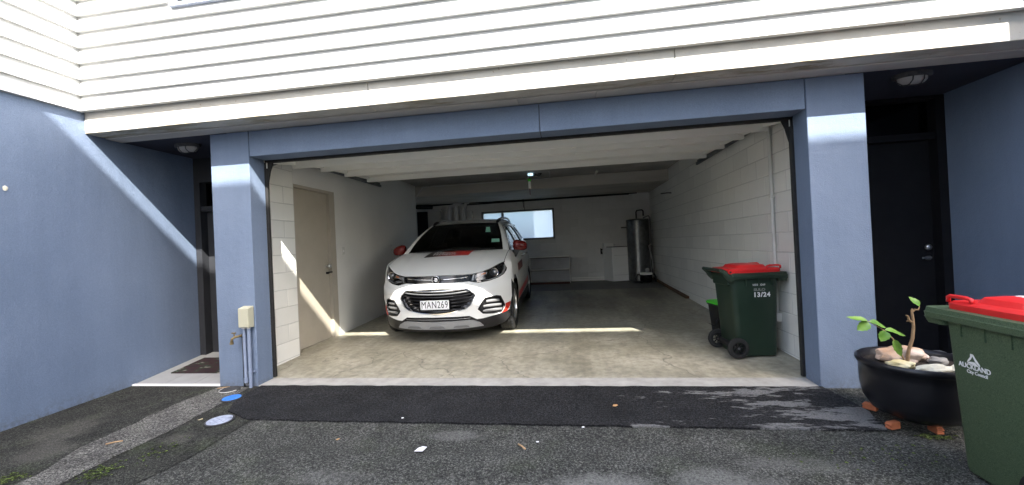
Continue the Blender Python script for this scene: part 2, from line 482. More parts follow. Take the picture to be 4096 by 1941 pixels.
def add(name, verts, faces, mat, parent=None, smooth=False):
    return link(bpy.data.objects.new(name, mesh_of(verts, faces, mat, smooth)), parent)

class MB:
    """collects shapes and links them as one object"""
    def __init__(s):
        s.bm = bmesh.new()
    def box(s, x0, x1, y0, y1, z0, z1, bev=0.0, seg=1, mat=None):
        t = bmesh.new()
        bmesh.ops.create_cube(t, size=1.0)
        for v in t.verts:
            v.co = Vector((x0 + (v.co.x + .5) * (x1 - x0), y0 + (v.co.y + .5) * (y1 - y0), z0 + (v.co.z + .5) * (z1 - z0)))
        if bev:
            bmesh.ops.bevel(t, geom=list(t.edges), offset=bev, segments=seg, affect='EDGES', profile=0.5)
        if mat is not None:
            bmesh.ops.transform(t, matrix=mat, verts=t.verts)
        return s._take(t)
    def _take(s, t):
        me = bpy.data.meshes.new('t')
        t.to_mesh(me)
        t.free()
        s.bm.from_mesh(me)
        bpy.data.meshes.remove(me)
        return s
    def tube(s, pts, r, n=10, cap=True, taper=None):
        pts = [Vector(p) for p in pts]
        rings = []
        prev = None
        for i, p in enumerate(pts):
            if i == 0: d = pts[1] - pts[0]
            elif i == len(pts) - 1: d = pts[-1] - pts[-2]
            else: d = (pts[i + 1] - p).normalized() + (p - pts[i - 1]).normalized()
            d.normalize()
            if prev is None:
                a = Vector((0, 0, 1)) if abs(d.z) < 0.9 else Vector((1, 0, 0))
                u = d.cross(a).normalized()
            else:
                u = (prev - d * prev.dot(d)).normalized()
            prev = u
            v = d.cross(u)
            rr = r if taper is None else r * taper[i]
            rings.append([s.bm.verts.new(p + u * rr * math.cos(2 * math.pi * k / n) + v * rr * math.sin(2 * math.pi * k / n)) for k in range(n)])
        for a, b_ in zip(rings, rings[1:]):
            for k in range(n):
                s.bm.faces.new((a[k], a[(k + 1) % n], b_[(k + 1) % n], b_[k]))
        if cap:
            s.bm.faces.new(rings[0][::-1])
            s.bm.faces.new(rings[-1])
        return s
    def lathe(s, prof, n=32, c=(0, 0, 0), axis='z', a0=0.0, a1=2 * math.pi):
        rings = []
        full = abs(a1 - a0 - 2 * math.pi) < 1e-6
        cnt = n if full else n + 1
        for k in range(cnt):
            a = a0 + (a1 - a0) * k / n
            row = []
            for (r, h) in prof:
                p = (r * math.cos(a), r * math.sin(a), h)
                if axis == 'y': p = (p[0], p[2], p[1])
                if axis == 'x': p = (p[2], p[0], p[1])
                row.append(s.bm.verts.new((c[0] + p[0], c[1] + p[1], c[2] + p[2])))
            rings.append(row)
        for k in range(n):
            A, B = rings[k], rings[(k + 1) % cnt]
            for i in range(len(prof) - 1):
                s.bm.faces.new((A[i], B[i], B[i + 1], A[i + 1]))
        return s
    def ico(s, c, sc, sub=3, nz=0.0, fr=3.0, seed=0.0, rot=None):
        t = bmesh.new()
        bmesh.ops.create_icosphere(t, subdivisions=sub, radius=1.0)
        for v in t.verts:
            k = 1.0 + nz * noise.noise(v.co * fr + Vector((seed, seed * 2, 0)))
            p = Vector((v.co.x * sc[0] * k, v.co.y * sc[1] * k, v.co.z * sc[2] * k))
            if rot is not None: p = rot @ p
            v.co = p + Vector(c)
        return s._take(t)
    def poly(s, pts, n, depth):
        """flat outline pts (3D) pushed by depth along n"""
        n = Vector(n)
        a = [s.bm.verts.new(p) for p in pts]
        b_ = [s.bm.verts.new(Vector(p) + n * depth) for p in pts]
        s.bm.faces.new(a)
        s.bm.faces.new(b_[::-1])
        k = len(a)
        for i in range(k):
            s.bm.faces.new((a[i], b_[i], b_[(i + 1) % k], a[(i + 1) % k]))
        return s
    def build(s, name, mat, parent=None, smooth=False, angle=None):
        bmesh.ops.recalc_face_normals(s.bm, faces=s.bm.faces)
        me = bpy.data.meshes.new(name)
        s.bm.to_mesh(me)
        s.bm.free()
        me.materials.append(M[mat])
        if smooth:
            me.polygons.foreach_set('use_smooth', [True] * len(me.polygons))
            if angle:
                me.set_sharp_from_angle(angle=R(angle))
        return link(bpy.data.objects.new(name, me), parent)

def box(name, x0, x1, y0, y1, z0, z1, mat, parent=None, bev=0.0, seg=1):
    return MB().box(x0, x1, y0, y1, z0, z1, bev, seg).build(name, mat, parent)

def text(name, body, size, mat, parent, matrix, extrude=0.0008, sx=1.0, align='CENTER', spacing=1.0, bold=0.0, warp=None):
    cu = bpy.data.curves.new('t', 'FONT')
    cu.body = body
    cu.size = size
    cu.align_x = align
    cu.align_y = 'CENTER'
    cu.extrude = extrude
    cu.offset = bold
    cu.resolution_u = 3
    cu.space_character = spacing
    cu.space_line = 0.78
    tmp = bpy.data.objects.new('t', cu)
    COL.objects.link(tmp)
    bpy.context.view_layer.update()
    me = bpy.data.meshes.new_from_object(tmp.evaluated_get(bpy.context.evaluated_depsgraph_get()))
    COL.objects.unlink(tmp)
    bpy.data.objects.remove(tmp)
    for v in me.vertices:
        p = Vector((v.co.x * sx, v.co.y, v.co.z))
        v.co = warp(p) if warp else matrix @ p
    me.materials.clear()
    me.materials.append(M[mat])
    return link(bpy.data.objects.new(name, me), parent)

def copy_tree(o, parent=None):
    c = o.copy()
    COL.objects.link(c)
    if parent is not None:
        c.parent = parent
    for ch in list(o.children):
        copy_tree(ch, c)
    return c

def inside(p, poly):
    c = False
    j = len(poly) - 1
    for i in range(len(poly)):
        a, b_ = poly[i], poly[j]
        if (a[1] > p[1]) != (b_[1] > p[1]) and p[0] < (b_[0] - a[0]) * (p[1] - a[1]) / (b_[1] - a[1]) + a[0]:
            c = not c
        j = i
    return c

def dens(poly, step):
    out = []
    for i in range(len(poly)):
        a, b_ = poly[i], poly[(i + 1) % len(poly)]
        n = max(1, int(math.hypot(b_[0] - a[0], b_[1] - a[1]) / step))
        out += [(a[0] + (b_[0] - a[0]) * k / n, a[1] + (b_[1] - a[1]) * k / n) for k in range(n)]
    return out

def patch(name, outer, f, mat, parent, holes=(), step=0.03, wall=None, smooth=True, offs=None):
    """a curved skin: outline and holes are drawn in two parameters and carried onto the surface f;
    wall = vector by which its rims are turned inwards"""
    loops = [dens(outer, step)] + [dens(h, step) for h in holes]
    pts, edges = [], []
    for lp in loops:
        s = len(pts)
        pts += lp
        edges += [(s + i, s + (i + 1) % len(lp)) for i in range(len(lp))]
    xs = [p[0] for p in loops[0]]
    ys = [p[1] for p in loops[0]]
    nb = len(pts)
    bl = [Vector(p) for p in pts]
    y = min(ys) + step / 2
    while y < max(ys):
        x = min(xs) + step / 2
        while x < max(xs):
            p = (x, y)
            if inside(p, loops[0]) and not any(inside(p, h) for h in loops[1:]):
                if min((q.x - x) ** 2 + (q.y - y) ** 2 for q in bl) > (0.45 * step) ** 2:
                    pts.append(p)
            x += step
        y += step
    r = delaunay_2d_cdt([Vector(p) for p in pts], edges, [], 0, 1e-6)
    V, F = r[0], r[2]
    faces = []
    for t in F:
        c = (sum(V[i].x for i in t) / 3, sum(V[i].y for i in t) / 3)
        if inside(c, loops[0]) and not any(inside(c, h) for h in loops[1:]):
            faces.append(tuple(t))
    verts = [Vector(f(v.x, v.y)) for v in V]
    if wall is not None:
        wv = Vector(wall)
        for lp in loops:
            s = len(verts)
            top = [Vector(f(*p)) for p in lp]
            verts += top + [t + wv for t in top]
            n = len(lp)
            faces += [(s + i, s + (i + 1) % n, s + n + (i + 1) % n, s + n + i) for i in range(n)]
    o = add(name, verts, faces, mat, parent, smooth)
    if smooth:
        o.data.set_sharp_from_angle(angle=R(40))
    return o

def grid(name, f, us, vs, mat, parent=None, smooth=True):
    verts = [f(u, v) for u in us for v in vs]
    n = len(vs)
    faces = [(i * n + j, (i + 1) * n + j, (i + 1) * n + j + 1, i * n + j + 1) for i in range(len(us) - 1) for j in range(n - 1)]
    return add(name, verts, faces, mat, parent, smooth)

def lin(a, b_, n):
    return [a + (b_ - a) * i / (n - 1) for i in range(n)]

def interp(x, xs, ys):
    if x <= xs[0]: return ys[0]
    for i in range(len(xs) - 1):
        if x <= xs[i + 1]:
            t = (x - xs[i]) / (xs[i + 1] - xs[i])
            return ys[i] + (ys[i + 1] - ys[i]) * t
    return ys[-1]

# ================================================================ GROUND
XL, XR = -0.996, 6.93          # inner faces of the two wings
GS, DS = 0.0313, 0.0216        # falls of garage floor and driveway
gz = lambda y: GS * y
dz = lambda y: DS * y

def sheet(name, outline, z0, slope, mat, thick=0.0, parent=None, kind='structure', step=None):
    if step:
        outline = dens(outline, step)
    v = [(x, y, slope * y + z0) for x, y in outline]
    n = len(v)
    f = [tuple(range(n))]
    if thick:
        v += [(x, y, z - thick) for x, y, z in v]
        f += [(i, i + n, (i + 1) % n + n, (i + 1) % n) for i in range(n)]
    o = add(name, v, f, mat, parent)
    if kind: o['kind'] = kind
    return o

def ragged(pts, step, amp, seed=0.0):
    out = []
    for (x, y) in dens(pts, step):
        p = Vector((x * 7 + seed, y * 7, seed))
        out.append((x + amp * noise.noise(p), y + amp * noise.noise(p + Vector((9, 4, 2)))))
    return out

sheet('driveway', [(-40, -40), (40, -40), (40, 0.0), (-40, 0.0)], -0.004, DS, 'old_asphalt')
sheet('side_asphalt', ragged([(XL, -6), (0.93, -6), (0.885, -1.5), (0.95, -1.2), (0.93, -0.68), (0.9, -0.001), (XL, -0.001)], 0.05, 0.012, 1), 0.001, DS, 'mossy_asphalt')
sheet('trench_patch', ragged([(0.17, -6), (0.44, -6), (0.42, -1.3), (0.44, -0.9), (0.40, -0.36), (0.36, -0.03), (0.03, -0.03), (-0.02, -0.4), (0.02, -1.15), (0.15, -1.46)], 0.04, 0.02, 2), 0.006, DS, 'trench_grey')
sheet('asphalt_strip', ragged([(0.915, -0.690), (5.3, -0.712), (5.38, -0.45), (5.34, -0.002), (0.45, -0.002), (0.47, -0.30), (0.60, -0.55)], 0.025, 0.014, 3), 0.011, DS, 'new_asphalt', thick=0.012)
# worn pale patches on the strip
def blot(cx, cy, rx, ry, seed, n=64):
    out = []
    for k in range(n):
        a = 2 * math.pi * k / n
        q = 1 + 0.38 * noise.noise(Vector((2.2 * math.cos(a) + seed, 2.2 * math.sin(a), seed))) + 0.30 * noise.noise(Vector((7 * math.cos(a) + seed, 7 * math.sin(a), 3))) + 0.2 * noise.noise(Vector((19 * math.cos(a), 19 * math.sin(a), seed)))
        out.append((cx + rx * q * math.cos(a), cy + ry * q * math.sin(a)))
    return out
def moss(cx, cy, rx, ry, n, seed):
    rg = random.Random(seed)
    v, f = [], []
    for i in range(n):
        x, y = cx + rg.gauss(0, rx), cy + rg.gauss(0, ry)
        r = rg.uniform(0.003, 0.011)
        k0 = len(v)
        m_ = 7
        for k in range(m_):
            a = 2 * math.pi * k / m_
            q = r * rg.uniform(0.6, 1.3)
            v.append((x + q * math.cos(a), y + q * math.sin(a), DS * y + 0.008))
        v.append((x, y, DS * y + 0.008 + r * 0.5))
        f += [(k0 + k, k0 + (k + 1) % m_, k0 + m_) for k in range(m_)]
    o = add('moss', v, f, 'moss_tuft')
    o['kind'] = 'stuff'
moss(0.0, -1.50, 0.05, 0.03, 90, 1)
moss(0.52, -1.40, 0.05, 0.06, 130, 2)
moss(0.66, -1.15, 0.05, 0.09, 50, 3)
moss(5.50, -0.78, 0.05, 0.015, 90, 4)
moss(5.1, -1.00, 0.22, 0.07, 60, 5)
# threshold and garage floor, entry ramps
sheet('threshold', [(0.4166, 0.0), (5.3318, 0.0), (5.3318, 0.2), (0.4166, 0.2)], 0.006, GS, 'threshold', thick=0.03)
sheet('garage_floor', [(-1.3, 0.2), (5.7, 0.2), (5.7, 5.56), (-1.3, 5.56)], 0.002, GS, 'garage_floor')
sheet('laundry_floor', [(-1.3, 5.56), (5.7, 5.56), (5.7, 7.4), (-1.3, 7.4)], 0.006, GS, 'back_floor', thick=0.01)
sheet('backyard', [(-40, 7.35), (40, 7.35), (40, 60), (-40, 60)], 0.1, 0.0, 'backyard')

yard = empty('added_back_wall', (5, 15, 0.1), 'unseen pale wall added behind the garage to whiten the right of the frosted window', 'wall')  # added out of view so the frosted panes turn from blue to white
o = box('wall_body', 1.9, 16, 15, 15.3, 0.0, 4.2, 'board_paint')
o.parent = yard
o.matrix_parent_inverse = Matrix.Translation((-5, -15, -0.1))
# tiled entry ramp on the left
ent = empty('entry_floor', (0, 0, 0), kind='structure')
RS = 0.117
sheet('grout_bed', [(XL, 0.0), (0.0, 0.0), (0.0, 0.865), (XL, 0.865)], 0.004, RS, 'grout', thick=0.12, parent=ent, kind=None)
tm = None
for i in range(3):
    for j in range(3):
        x0 = -0.99 + i * 0.333 - 0.14 * 0
        xa, xb = x0 + 0.004, x0 + 0.329
        ya, yb = 0.035 + j * 0.28, 0.035 + j * 0.28 + 0.275
        v = [(xa, ya, 0.010 + RS * ya), (xb, ya, 0.010 + RS * ya), (xb, yb, 0.010 + RS * yb), (xa, yb, 0.010 + RS * yb)]
        v += [(x, y, z - 0.008) for x, y, z in v]
        add('tile', v, [(0, 1, 2, 3), (0, 4, 5, 1), (1, 5, 6, 2), (2, 6, 7, 3), (3, 7, 4, 0)], 'tile_grey', ent)
MB().box(XL, -0.001, -0.004, 0.03, -0.02, 0.014, 0.003).build('nosing', 'print_white', ent)
sheet('right_entry_floor', [(5.7549, 0.0), (XR, 0.0), (XR, 0.865), (5.7549, 0.865)], 0.004, RS * 0.5, 'tile_grey', thick=0.1)
mat_ = sheet('door_mat', [(-0.84, 0.26), (-0.08, 0.26), (-0.08, 0.66), (-0.84, 0.66)], 0.020, RS, 'mat_print', thick=0.010, kind=None)
tag(mat_, 'dark patterned door mat on the pale tiles of the left entry', 'door mat')

# ================================================================ FRONT OF THE HOUSE
HS, HB = 2.4528, 2.2086        # soffit and lintel heights
# wings
wl_ = empty('side_wall', (XL, -2, 0), 'blue rendered side wall on the left with a diagonal band of sunlight', 'wall')
def P(o, parent):              # keep world coordinates under a placed empty
    o.parent = parent
    o.matrix_parent_inverse = Matrix.Translation(-Vector(parent.location)) if parent.rotation_euler.z == 0 else parent.matrix_basis.inverted()
    return o
P(box('rendered_wall', XL - 0.3, XL, -7.0, 0.762, -0.2, 2.66, 'blue_render'), wl_)
P(MB().ico((XL + 0.004, -0.869, 1.878), (0.007, 0.015, 0.021), 2, 0.5, 2, 4).build('chipped_patch', 'cream_stone', smooth=False), wl_)
wr_ = empty('side_wall', (XR, -0.5, 0), 'blue rendered side wall on the right, dark beside the entry door', 'wall')
P(box('rendered_wall', XR, XR + 2.5, -1.2, 0.9, -0.2, 6.2, 'blue_render'), wr_)

# pillars and lintel
def pillar(x0, x1, label):
    t = empty('pillar', ((x0 + x1) / 2, 0.1, 0), label, 'pillar')
    P(box('shaft', x0, x1, 0.0, 0.1983, -0.1, HS, 'blue_render', bev=0.004), t)
    return t
pl = pillar(0.0, 0.4136, 'blue rendered pillar left of the garage, carrying the cream meter box and pipes')
pr_ = pillar(5.3348, 5.7549, 'blue rendered pillar between the garage and the right entry')
lt = empty('lintel', (2.9, 0.1, HB), 'long blue rendered beam over the open garage', 'beam')
P(box('beam_face', 0.4196, 3.2165, 0.003, 0.1983, HB, HS, 'blue_render', bev=0.003), lt)
P(box('beam_face', 3.2235, 5.3288, 0.003, 0.1983, HB, HS, 'blue_render', bev=0.003), lt)
P(box('joint_backing', 0.40, 5.34, 0.02, 0.19, HB + 0.004, HS, 'pipe_dark'), lt)

# floor slab edge: fascia, drip groove, soffit
fs = empty('fascia', (2.9, -0.3, HS), 'cream concrete floor edge under the white boards, stained along its foot', 'fascia')
for a, b_ in ((XL, 1.817), (1.8215, 4.272), (4.2765, XR)):
    P(box('fascia_panel', a, b_, -0.317, -0.16, 2.460, 2.70, 'fascia_paint', bev=0.004), fs)
P(box('joint_backing', XL, XR, -0.300, -0.165, 2.467, 2.69, 'soffit_concrete'), fs)
for a, b_ in ((XL, 3.05), (3.054, 3.7), (3.704, XR)):
    P(box('soffit_panel', a, b_, -0.150, -0.002, HS, 2.60, 'soffit_concrete', bev=0.003), fs)
P(box('drip_groove', XL, XR, -0.162, -0.148, 2.485, 2.60, 'pipe_dark'), fs)
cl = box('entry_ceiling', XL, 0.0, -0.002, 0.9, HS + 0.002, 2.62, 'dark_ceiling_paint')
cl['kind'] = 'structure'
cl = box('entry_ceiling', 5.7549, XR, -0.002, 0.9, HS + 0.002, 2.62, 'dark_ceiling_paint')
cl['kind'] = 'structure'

# weatherboard upper storey
uw = empty('upper_wall', (2.9, -0.35, 2.65), 'upper storey clad in white weatherboards above the garage', 'wall')
P(box('wall_core', XL - 0.3, XR, -0.335, 0.2, 2.705, 6.0, 'board_paint'), uw)
BZ, BC = 2.652, 0.1466
def board_prof(z, yb, yt, h=0.166):
    return [(yb, z), (yb + 0.004, z - 0.0), (-0.336, z), (-0.336, z + h), (yt, z + h)]
def board_x(x0, x1, z, yo=0.0):
    # bevel-back board running along X, bottom edge proud
    pr0 = [(-0.380 + yo, z), (-0.336, z), (-0.336, z + 0.166), (-0.340 + yo, z + 0.166)]
    v = [(x0, y, q) for y, q in pr0] + [(x1, y, q) for y, q in pr0]
    return v, [(0, 1, 2, 3), (7, 6, 5, 4), (0, 4, 5, 1), (1, 5, 6, 2), (2, 6, 7, 3), (3, 7, 4, 0)]
sash = (0.03, 1.6)
for k in range(10):
    z = BZ + k * BC
    cut = [(XL, XR)]
    if k in (0, 1, 3): cut = [(XL, 4.905 - 0.25 * (k == 3)), (4.907 - 0.25 * (k == 3), XR)]
    if k >= 6: cut = [(XL, sash[0]), (sash[1], XR)]
    for a, b_ in cut:
        v, f = board_x(a, b_, z, random.uniform(-0.0015, 0.0015))
        P(add('weatherboard', v, f, 'board_paint'), uw)
uw2 = empty('upper_wall', (XL, -2, 2.65), 'white weatherboards over the blue side wall at the left edge', 'wall')
P(box('wall_core', XL - 0.3, XL - 0.003, -7, -0.336, 2.705, 6.0, 'board_paint'), uw2)
for k in range(10):
    z = BZ + k * BC
    q = [(XL + 0.042, z), (XL - 0.001, z), (XL - 0.001, z + 0.166), (XL + 0.004, z + 0.166)]
    v = [(x, -7, h) for x, h in q] + [(x, -0.3365, h + 0.0004) for x, h in q]
    P(add('weatherboard', v, [(0, 1, 2, 3), (7, 6, 5, 4), (0, 4, 5, 1), (1, 5, 6, 2), (2, 6, 7, 3), (3, 7, 4, 0)], 'board_paint'), uw2)
# upstairs window whose sill shows at the top edge
uwin = empty('window', (0.8, -0.37, 3.48), 'upstairs window whose sill just shows at the top edge of the white boards', 'window')
P(MB().box(sash[0], sash[1], -0.395, -0.33, 3.478, 3.51, 0.003).build('sill', 'lid_pale'), uwin)
P(MB().box(sash[0], sash[0] + 0.05, -0.385, -0.33, 3.51, 4.5).box(sash[1] - 0.05, sash[1], -0.385, -0.33, 3.51, 4.5).box(sash[0] + 0.05, sash[1] - 0.05, -0.385, -0.33, 4.45, 4.5).build('frame', 'lid_pale'), uwin)
P(box('pane', sash[0] + 0.05, sash[1] - 0.05, -0.352, -0.346, 3.511, 4.449, 'transom_glass'), uwin)

# entry doors with transoms
def entry(x0, x1, yp, zb, ztr0, ztr1, ztop, label, hand, handside, dm='dark_door'):
    t = empty('entry_door', ((x0 + x1) / 2, yp, zb), label, 'door')
    jw = 0.075
    fr = MB()
    fr.box(x0, x0 + jw, yp - 0.10, yp + 0.05, zb, ztop).box(x1 - jw, x1, yp - 0.10, yp + 0.05, zb, ztop)
    fr.box(x0 + jw, x1 - jw, yp - 0.10, yp + 0.05, ztr1 + 0.01, ztop).box(x0 + jw, x1 - jw, yp - 0.085, yp + 0.05, ztr0 - 0.07, ztr0 - 0.01)
    P(fr.build('frame', dm), t)
    P(box('transom', x0 + jw, x1 - jw, yp - 0.01, yp, ztr0 - 0.01, ztr1 + 0.01, 'transom_glass'), t)
    P(box('door_leaf', x0 + jw + 0.003, x1 - jw - 0.003, yp - 0.012, yp + 0.03, zb + 0.01, ztr0 - 0.075, dm), t)
    kx = x1 - jw - 0.07 if handside > 0 else x0 + jw + 0.07
    if hand:
        P(MB().lathe([(0.0, -0.055), (0.018, -0.055), (0.028, -0.045), (0.028, -0.032), (0.012, -0.018), (0.012, -0.012)], 16, (kx, yp, 1.035), 'y').build('knob', 'steel', smooth=True), t)
        P(MB().box(kx - 0.06, kx + 0.02, yp - 0.05, yp - 0.036, 0.925, 0.945, 0.004).box(kx - 0.015, kx + 0.015, yp - 0.045, yp - 0.012, 0.915, 0.955, 0.004).build('handle', 'steel_dark'), t)
    return t
entry(XL + 0.0, -0.0, 0.865, 0.09, 1.885, 2.15, 2.45, 'black entry door in the shaded recess left of the garage', True, 1, 'slate_door')
entry(5.7549, XR - 0.0, 0.865, 0.0, 2.12, 2.41, 2.45, 'black entry door behind the potted plant, with steel knob and handle', True, 1)

P(box('dark_backing', -1.25, -0.02, 0.94, 1.9, -0.05, 2.6, 'dark_door'), wl_)  # solid black block added behind the left door to keep its transom dark
P(box('dark_backing', 5.77, 7.2, 0.94, 1.9, -0.05, 2.6, 'dark_door'), wr_)  # the same added black block behind the right transom
# bulkhead lamps
def bulkhead(x, y, label):
    t = empty('bulkhead_lamp', (x, y, HS + 0.002), label, 'ceiling lamp', 'bulkhead lamps over the entries')
    n = 28
    def ring(rx, ry, z): return [(rx * math.cos(2 * math.pi * k / n), ry * math.sin(2 * math.pi * k / n), z) for k in range(n)]
    def loft(rings, name, mat):
        v = [p for r_ in rings for p in r_]
        f = [(i * n + k, i * n + (k + 1) % n, (i + 1) * n + (k + 1) % n, (i + 1) * n + k) for i in range(len(rings) - 1) for k in range(n)]
        f.append(tuple(range((len(rings) - 1) * n, len(rings) * n)))
        return add(name, v, f, mat, t, True)
    loft([ring(.135, .085, 0), ring(.135, .085, -.025), ring(.118, .070, -.032)], 'base', 'iron')
    loft([ring(.105, .062, -.030), ring(.104, .060, -.052), ring(.085, .046, -.072), ring(.04, .02, -.082)], 'diffuser', 'diffuser')
    c = MB()
    for s in (-0.04, 0.04):
        c.tube([(s, -.068, -.03), (s, -.062, -.062), (s, -.03, -.086), (s, .03, -.086), (s, .062, -.062), (s, .068, -.03)], .004, 6)
    c.tube([(-.115, 0, -.03), (-.108, 0, -.06), (-.07, 0, -.084), (.07, 0, -.084), (.108, 0, -.06), (.115, 0, -.03)], .004, 6)
    c.build('cage', 'iron', t)
bulkhead(-0.50, 0.24, 'oval bulkhead lamp on the dark ceiling of the left entry')
bulkhead(6.20, 0.15, 'oval bulkhead lamp on the dark ceiling of the right entry')

# ================================================================ GARAGE SHELL
CEIL = 2.66
blk = {}
def block_mesh(lx, mat):
    """face block 0.2 high, face towards -Y of its own frame, chamfered arrises"""
    k = (round(lx, 3), mat)
    if k in blk: return blk[k]
    h, g, c = 0.2, 0.003, 0.006
    x0, x1, z0, z1 = g, lx - g, g, h - g
    v = [(x0 + c, -0.010, z0 + c), (x1 - c, -0.010, z0 + c), (x1 - c, -0.010, z1 - c), (x0 + c, -0.010, z1 - c),
         (x0, -0.006, z0), (x1, -0.006, z0), (x1, -0.006, z1), (x0, -0.006, z1), (x0, 0.02, z0), (x1, 0.02, z0), (x1, 0.02, z1), (x0, 0.02, z1)]
    f = [(0, 1, 2, 3)] + [(4 + i, 4 + (i + 1) % 4, (i + 1) % 4, i) for i in range(4)] + [(8 + i, 8 + (i + 1) % 4, 4 + (i + 1) % 4, 4 + i) for i in range(4)]
    blk[k] = mesh_of(v, f, mat)
    return blk[k]
def block_wall(t, length, zlo, zhi, mat, frame, z0, off, skip=None):
    """frame(u) maps wall run u to world position of the block's left foot; rot about z given by frame"""
    k = 0
    while z0 + k * 0.2 < zhi - 0.01:
        z = z0 + k * 0.2
        if z + 0.2 > zlo:
            u = off - (0.2 if k % 2 else 0.0)
            while u < length - 0.01:
                a, b_ = max(u, 0.0), min(u + 0.4, length)
                parts = [(a, b_)]
                if skip: parts = skip(a, b_, z)
                for (p, q) in parts:
                    if q - p > 0.04:
                        o = bpy.data.objects.new('block', block_mesh(q - p, mat))
                        link(o)
                        loc, rz = frame(p)
                        o.location = (loc[0] + random.uniform(-.0006, .0006), loc[1] + random.uniform(-.0006, .0006), z)
                        o.rotation_euler = (0, 0, rz)
                        P(o, t)
                u += 0.4
        k += 1
# right wall (faces -X): block frame x -> -Y
gr = empty('garage_wall', (5.55, 3.6, 0), 'white painted block wall along the right of the garage', 'wall')
P(box('wall_core', 5.533, 5.75, 0.199, 7.4, -0.1, CEIL + 0.1, 'mortar_paint'), gr)
block_wall(gr, 7.1 - 0.2, -0.1, CEIL, 'block_paint', lambda u: ((5.540, 7.1 - u), -math.pi / 2), 0.042 - 0.2, (7.1 - 6.94) - 0.4 + 0.0)
# left nib, plaster wall, door reveal
gl = empty('garage_wall', (0.1, 2.5, 0), 'pale wall along the left of the garage with the cream door in it', 'wall')
P(box('nib_core', -0.15, 0.1625, 0.199, 0.955, -0.1, CEIL + 0.1, 'mortar_paint'), gl)
block_wall(gl, 0.955 - 0.2, -0.1, CEIL, 'block_paint', lambda u: ((0.1555, 0.2 + u), math.pi / 2), 0.046 - 0.2, 0.755 - 0.8 + 0.22)
P(MB().box(-0.15, 0.090, 0.956, 1.03, -0.1, CEIL + .1).box(-0.15, 0.090, 1.93, 5.1, -0.1, CEIL + .1).box(-0.15, 0.090, 1.03, 1.93, 2.125, CEIL + .1).build('plaster_wall', 'plaster_paint'), gl)
P(MB().box(0.0905, 0.102, 1.935, 5.09, 0.05, 0.10, mat=None).build('skirting', 'plaster_paint'), gl)
# back wall with window opening
WX0, WX1, WZ0, WZ1 = 1.15, 3.09, 1.36, 2.165
gb = empty('garage_wall', (2.5, 7.1, 0), 'shaded block wall across the back of the garage around the frosted window', 'wall')
P(MB().box(-1.3, WX0, 7.106, 7.3, 0, CEIL).box(WX1, 5.54, 7.106, 7.3, 0, CEIL).box(WX0, WX1, 7.106, 7.3, 0, WZ0).box(WX0, WX1, 7.106, 7.3, WZ1, CEIL).build('wall_core', 'mortar_paint'), gb)
def skipw(a, b_, z):
    if z + 0.2 <= WZ0 + 0.02 or z >= WZ1 - 0.02: return [(a, b_)]
    A, B = WX0 + 0.6, WX1 + 0.6
    out = []
    if a < A: out.append((a, min(b_, A)))
    if b_ > B: out.append((max(a, B), b_))
    return out
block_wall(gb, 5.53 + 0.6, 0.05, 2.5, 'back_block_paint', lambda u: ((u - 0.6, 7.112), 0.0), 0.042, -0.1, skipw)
P(MB().box(3.47, 4.35, 7.08, 7.10, 0.205, 0.27, 0.003).box(3.47, 4.35, 7.085, 7.10, 0.29, 0.325, 0.003).build('skirting', 'shelf_white'), gb)
# recess behind the left wall
P(MB().box(-1.3, -0.65, 5.0, 7.3, 0, CEIL).box(-0.65, 0.09, 5.101, 5.2, 0, 0.2).build('recess_wall', 'plaster_paint'), gl)
ce = box('ceiling', -1.3, 5.75, 0.1985, 7.4, CEIL, CEIL + 0.14, 'ceiling_concrete')
ce['kind'] = 'structure'
bmx = empty('ceiling_beam', (2.5, 6.0, 2.42), 'concrete downstand beam under the garage ceiling near the back', 'beam')
P(box('beam_body', -1.3, 5.535, 5.15, 7.105, 2.425, 2.658, 'beam_concrete', bev=0.008), bmx)
# frosted window
win = empty('window', (2.1, 7.1, WZ0), 'frosted aluminium window glowing in the back wall behind the car', 'window')
fr = MB()
fw_ = 0.045
fr.box(WX0, WX1, 7.085, 7.2, WZ0, WZ0 + fw_).box(WX0, WX1, 7.085, 7.2, WZ1 - fw_, WZ1)
fr.box(WX0, WX0 + fw_, 7.085, 7.2, WZ0 + fw_, WZ1 - fw_).box(WX1 - fw_, WX1, 7.085, 7.2, WZ0 + fw_, WZ1 - fw_)
fr.box(1.690, 1.745, 7.085, 7.2, WZ0 + fw_, WZ1 - fw_)
P(fr.build('frame', 'aluminium'), win)
P(box('pane', WX0 + fw_, 1.690, 7.15, 7.156, WZ0 + fw_, WZ1 - fw_, 'frosted_glass'), win)
P(box('pane', 1.745, WX1 - fw_, 7.15, 7.156, WZ0 + fw_, WZ1 - fw_, 'frosted_glass'), win)
# cream inner door
idr = empty('inner_door', (0.06, 1.5, 0.04), 'cream flush door in the left garage wall, a blade of sun across its foot', 'door')
P(MB().box(0.0, 0.088, 1.032, 1.065, 0.02, 2.09).box(0.0, 0.088, 1.80, 1.928, 0.02, 2.09).box(0.0, 0.088, 1.032, 1.928, 2.09, 2.123).build('frame', 'frame_cream'), idr)
P(box('door_leaf', 0.005, 0.045, 1.068, 1.795, 0.055, 2.086, 'door_cream'), idr)
P(MB().lathe([(0.0, 0.115), (0.022, 0.115), (0.032, 0.105), (0.032, 0.09), (0.014, 0.07), (0.014, 0.045)], 16, (0, 1.735, 1.065), 'x').build('knob', 'steel', smooth=True, angle=40), idr)
P(MB().box(0.045, 0.085, 1.72, 1.75, 0.955, 0.985, 0.004).box(0.075, 0.10, 1.725, 1.80, 0.968, 0.988, 0.004).build('latch', 'black_plastic'), idr)
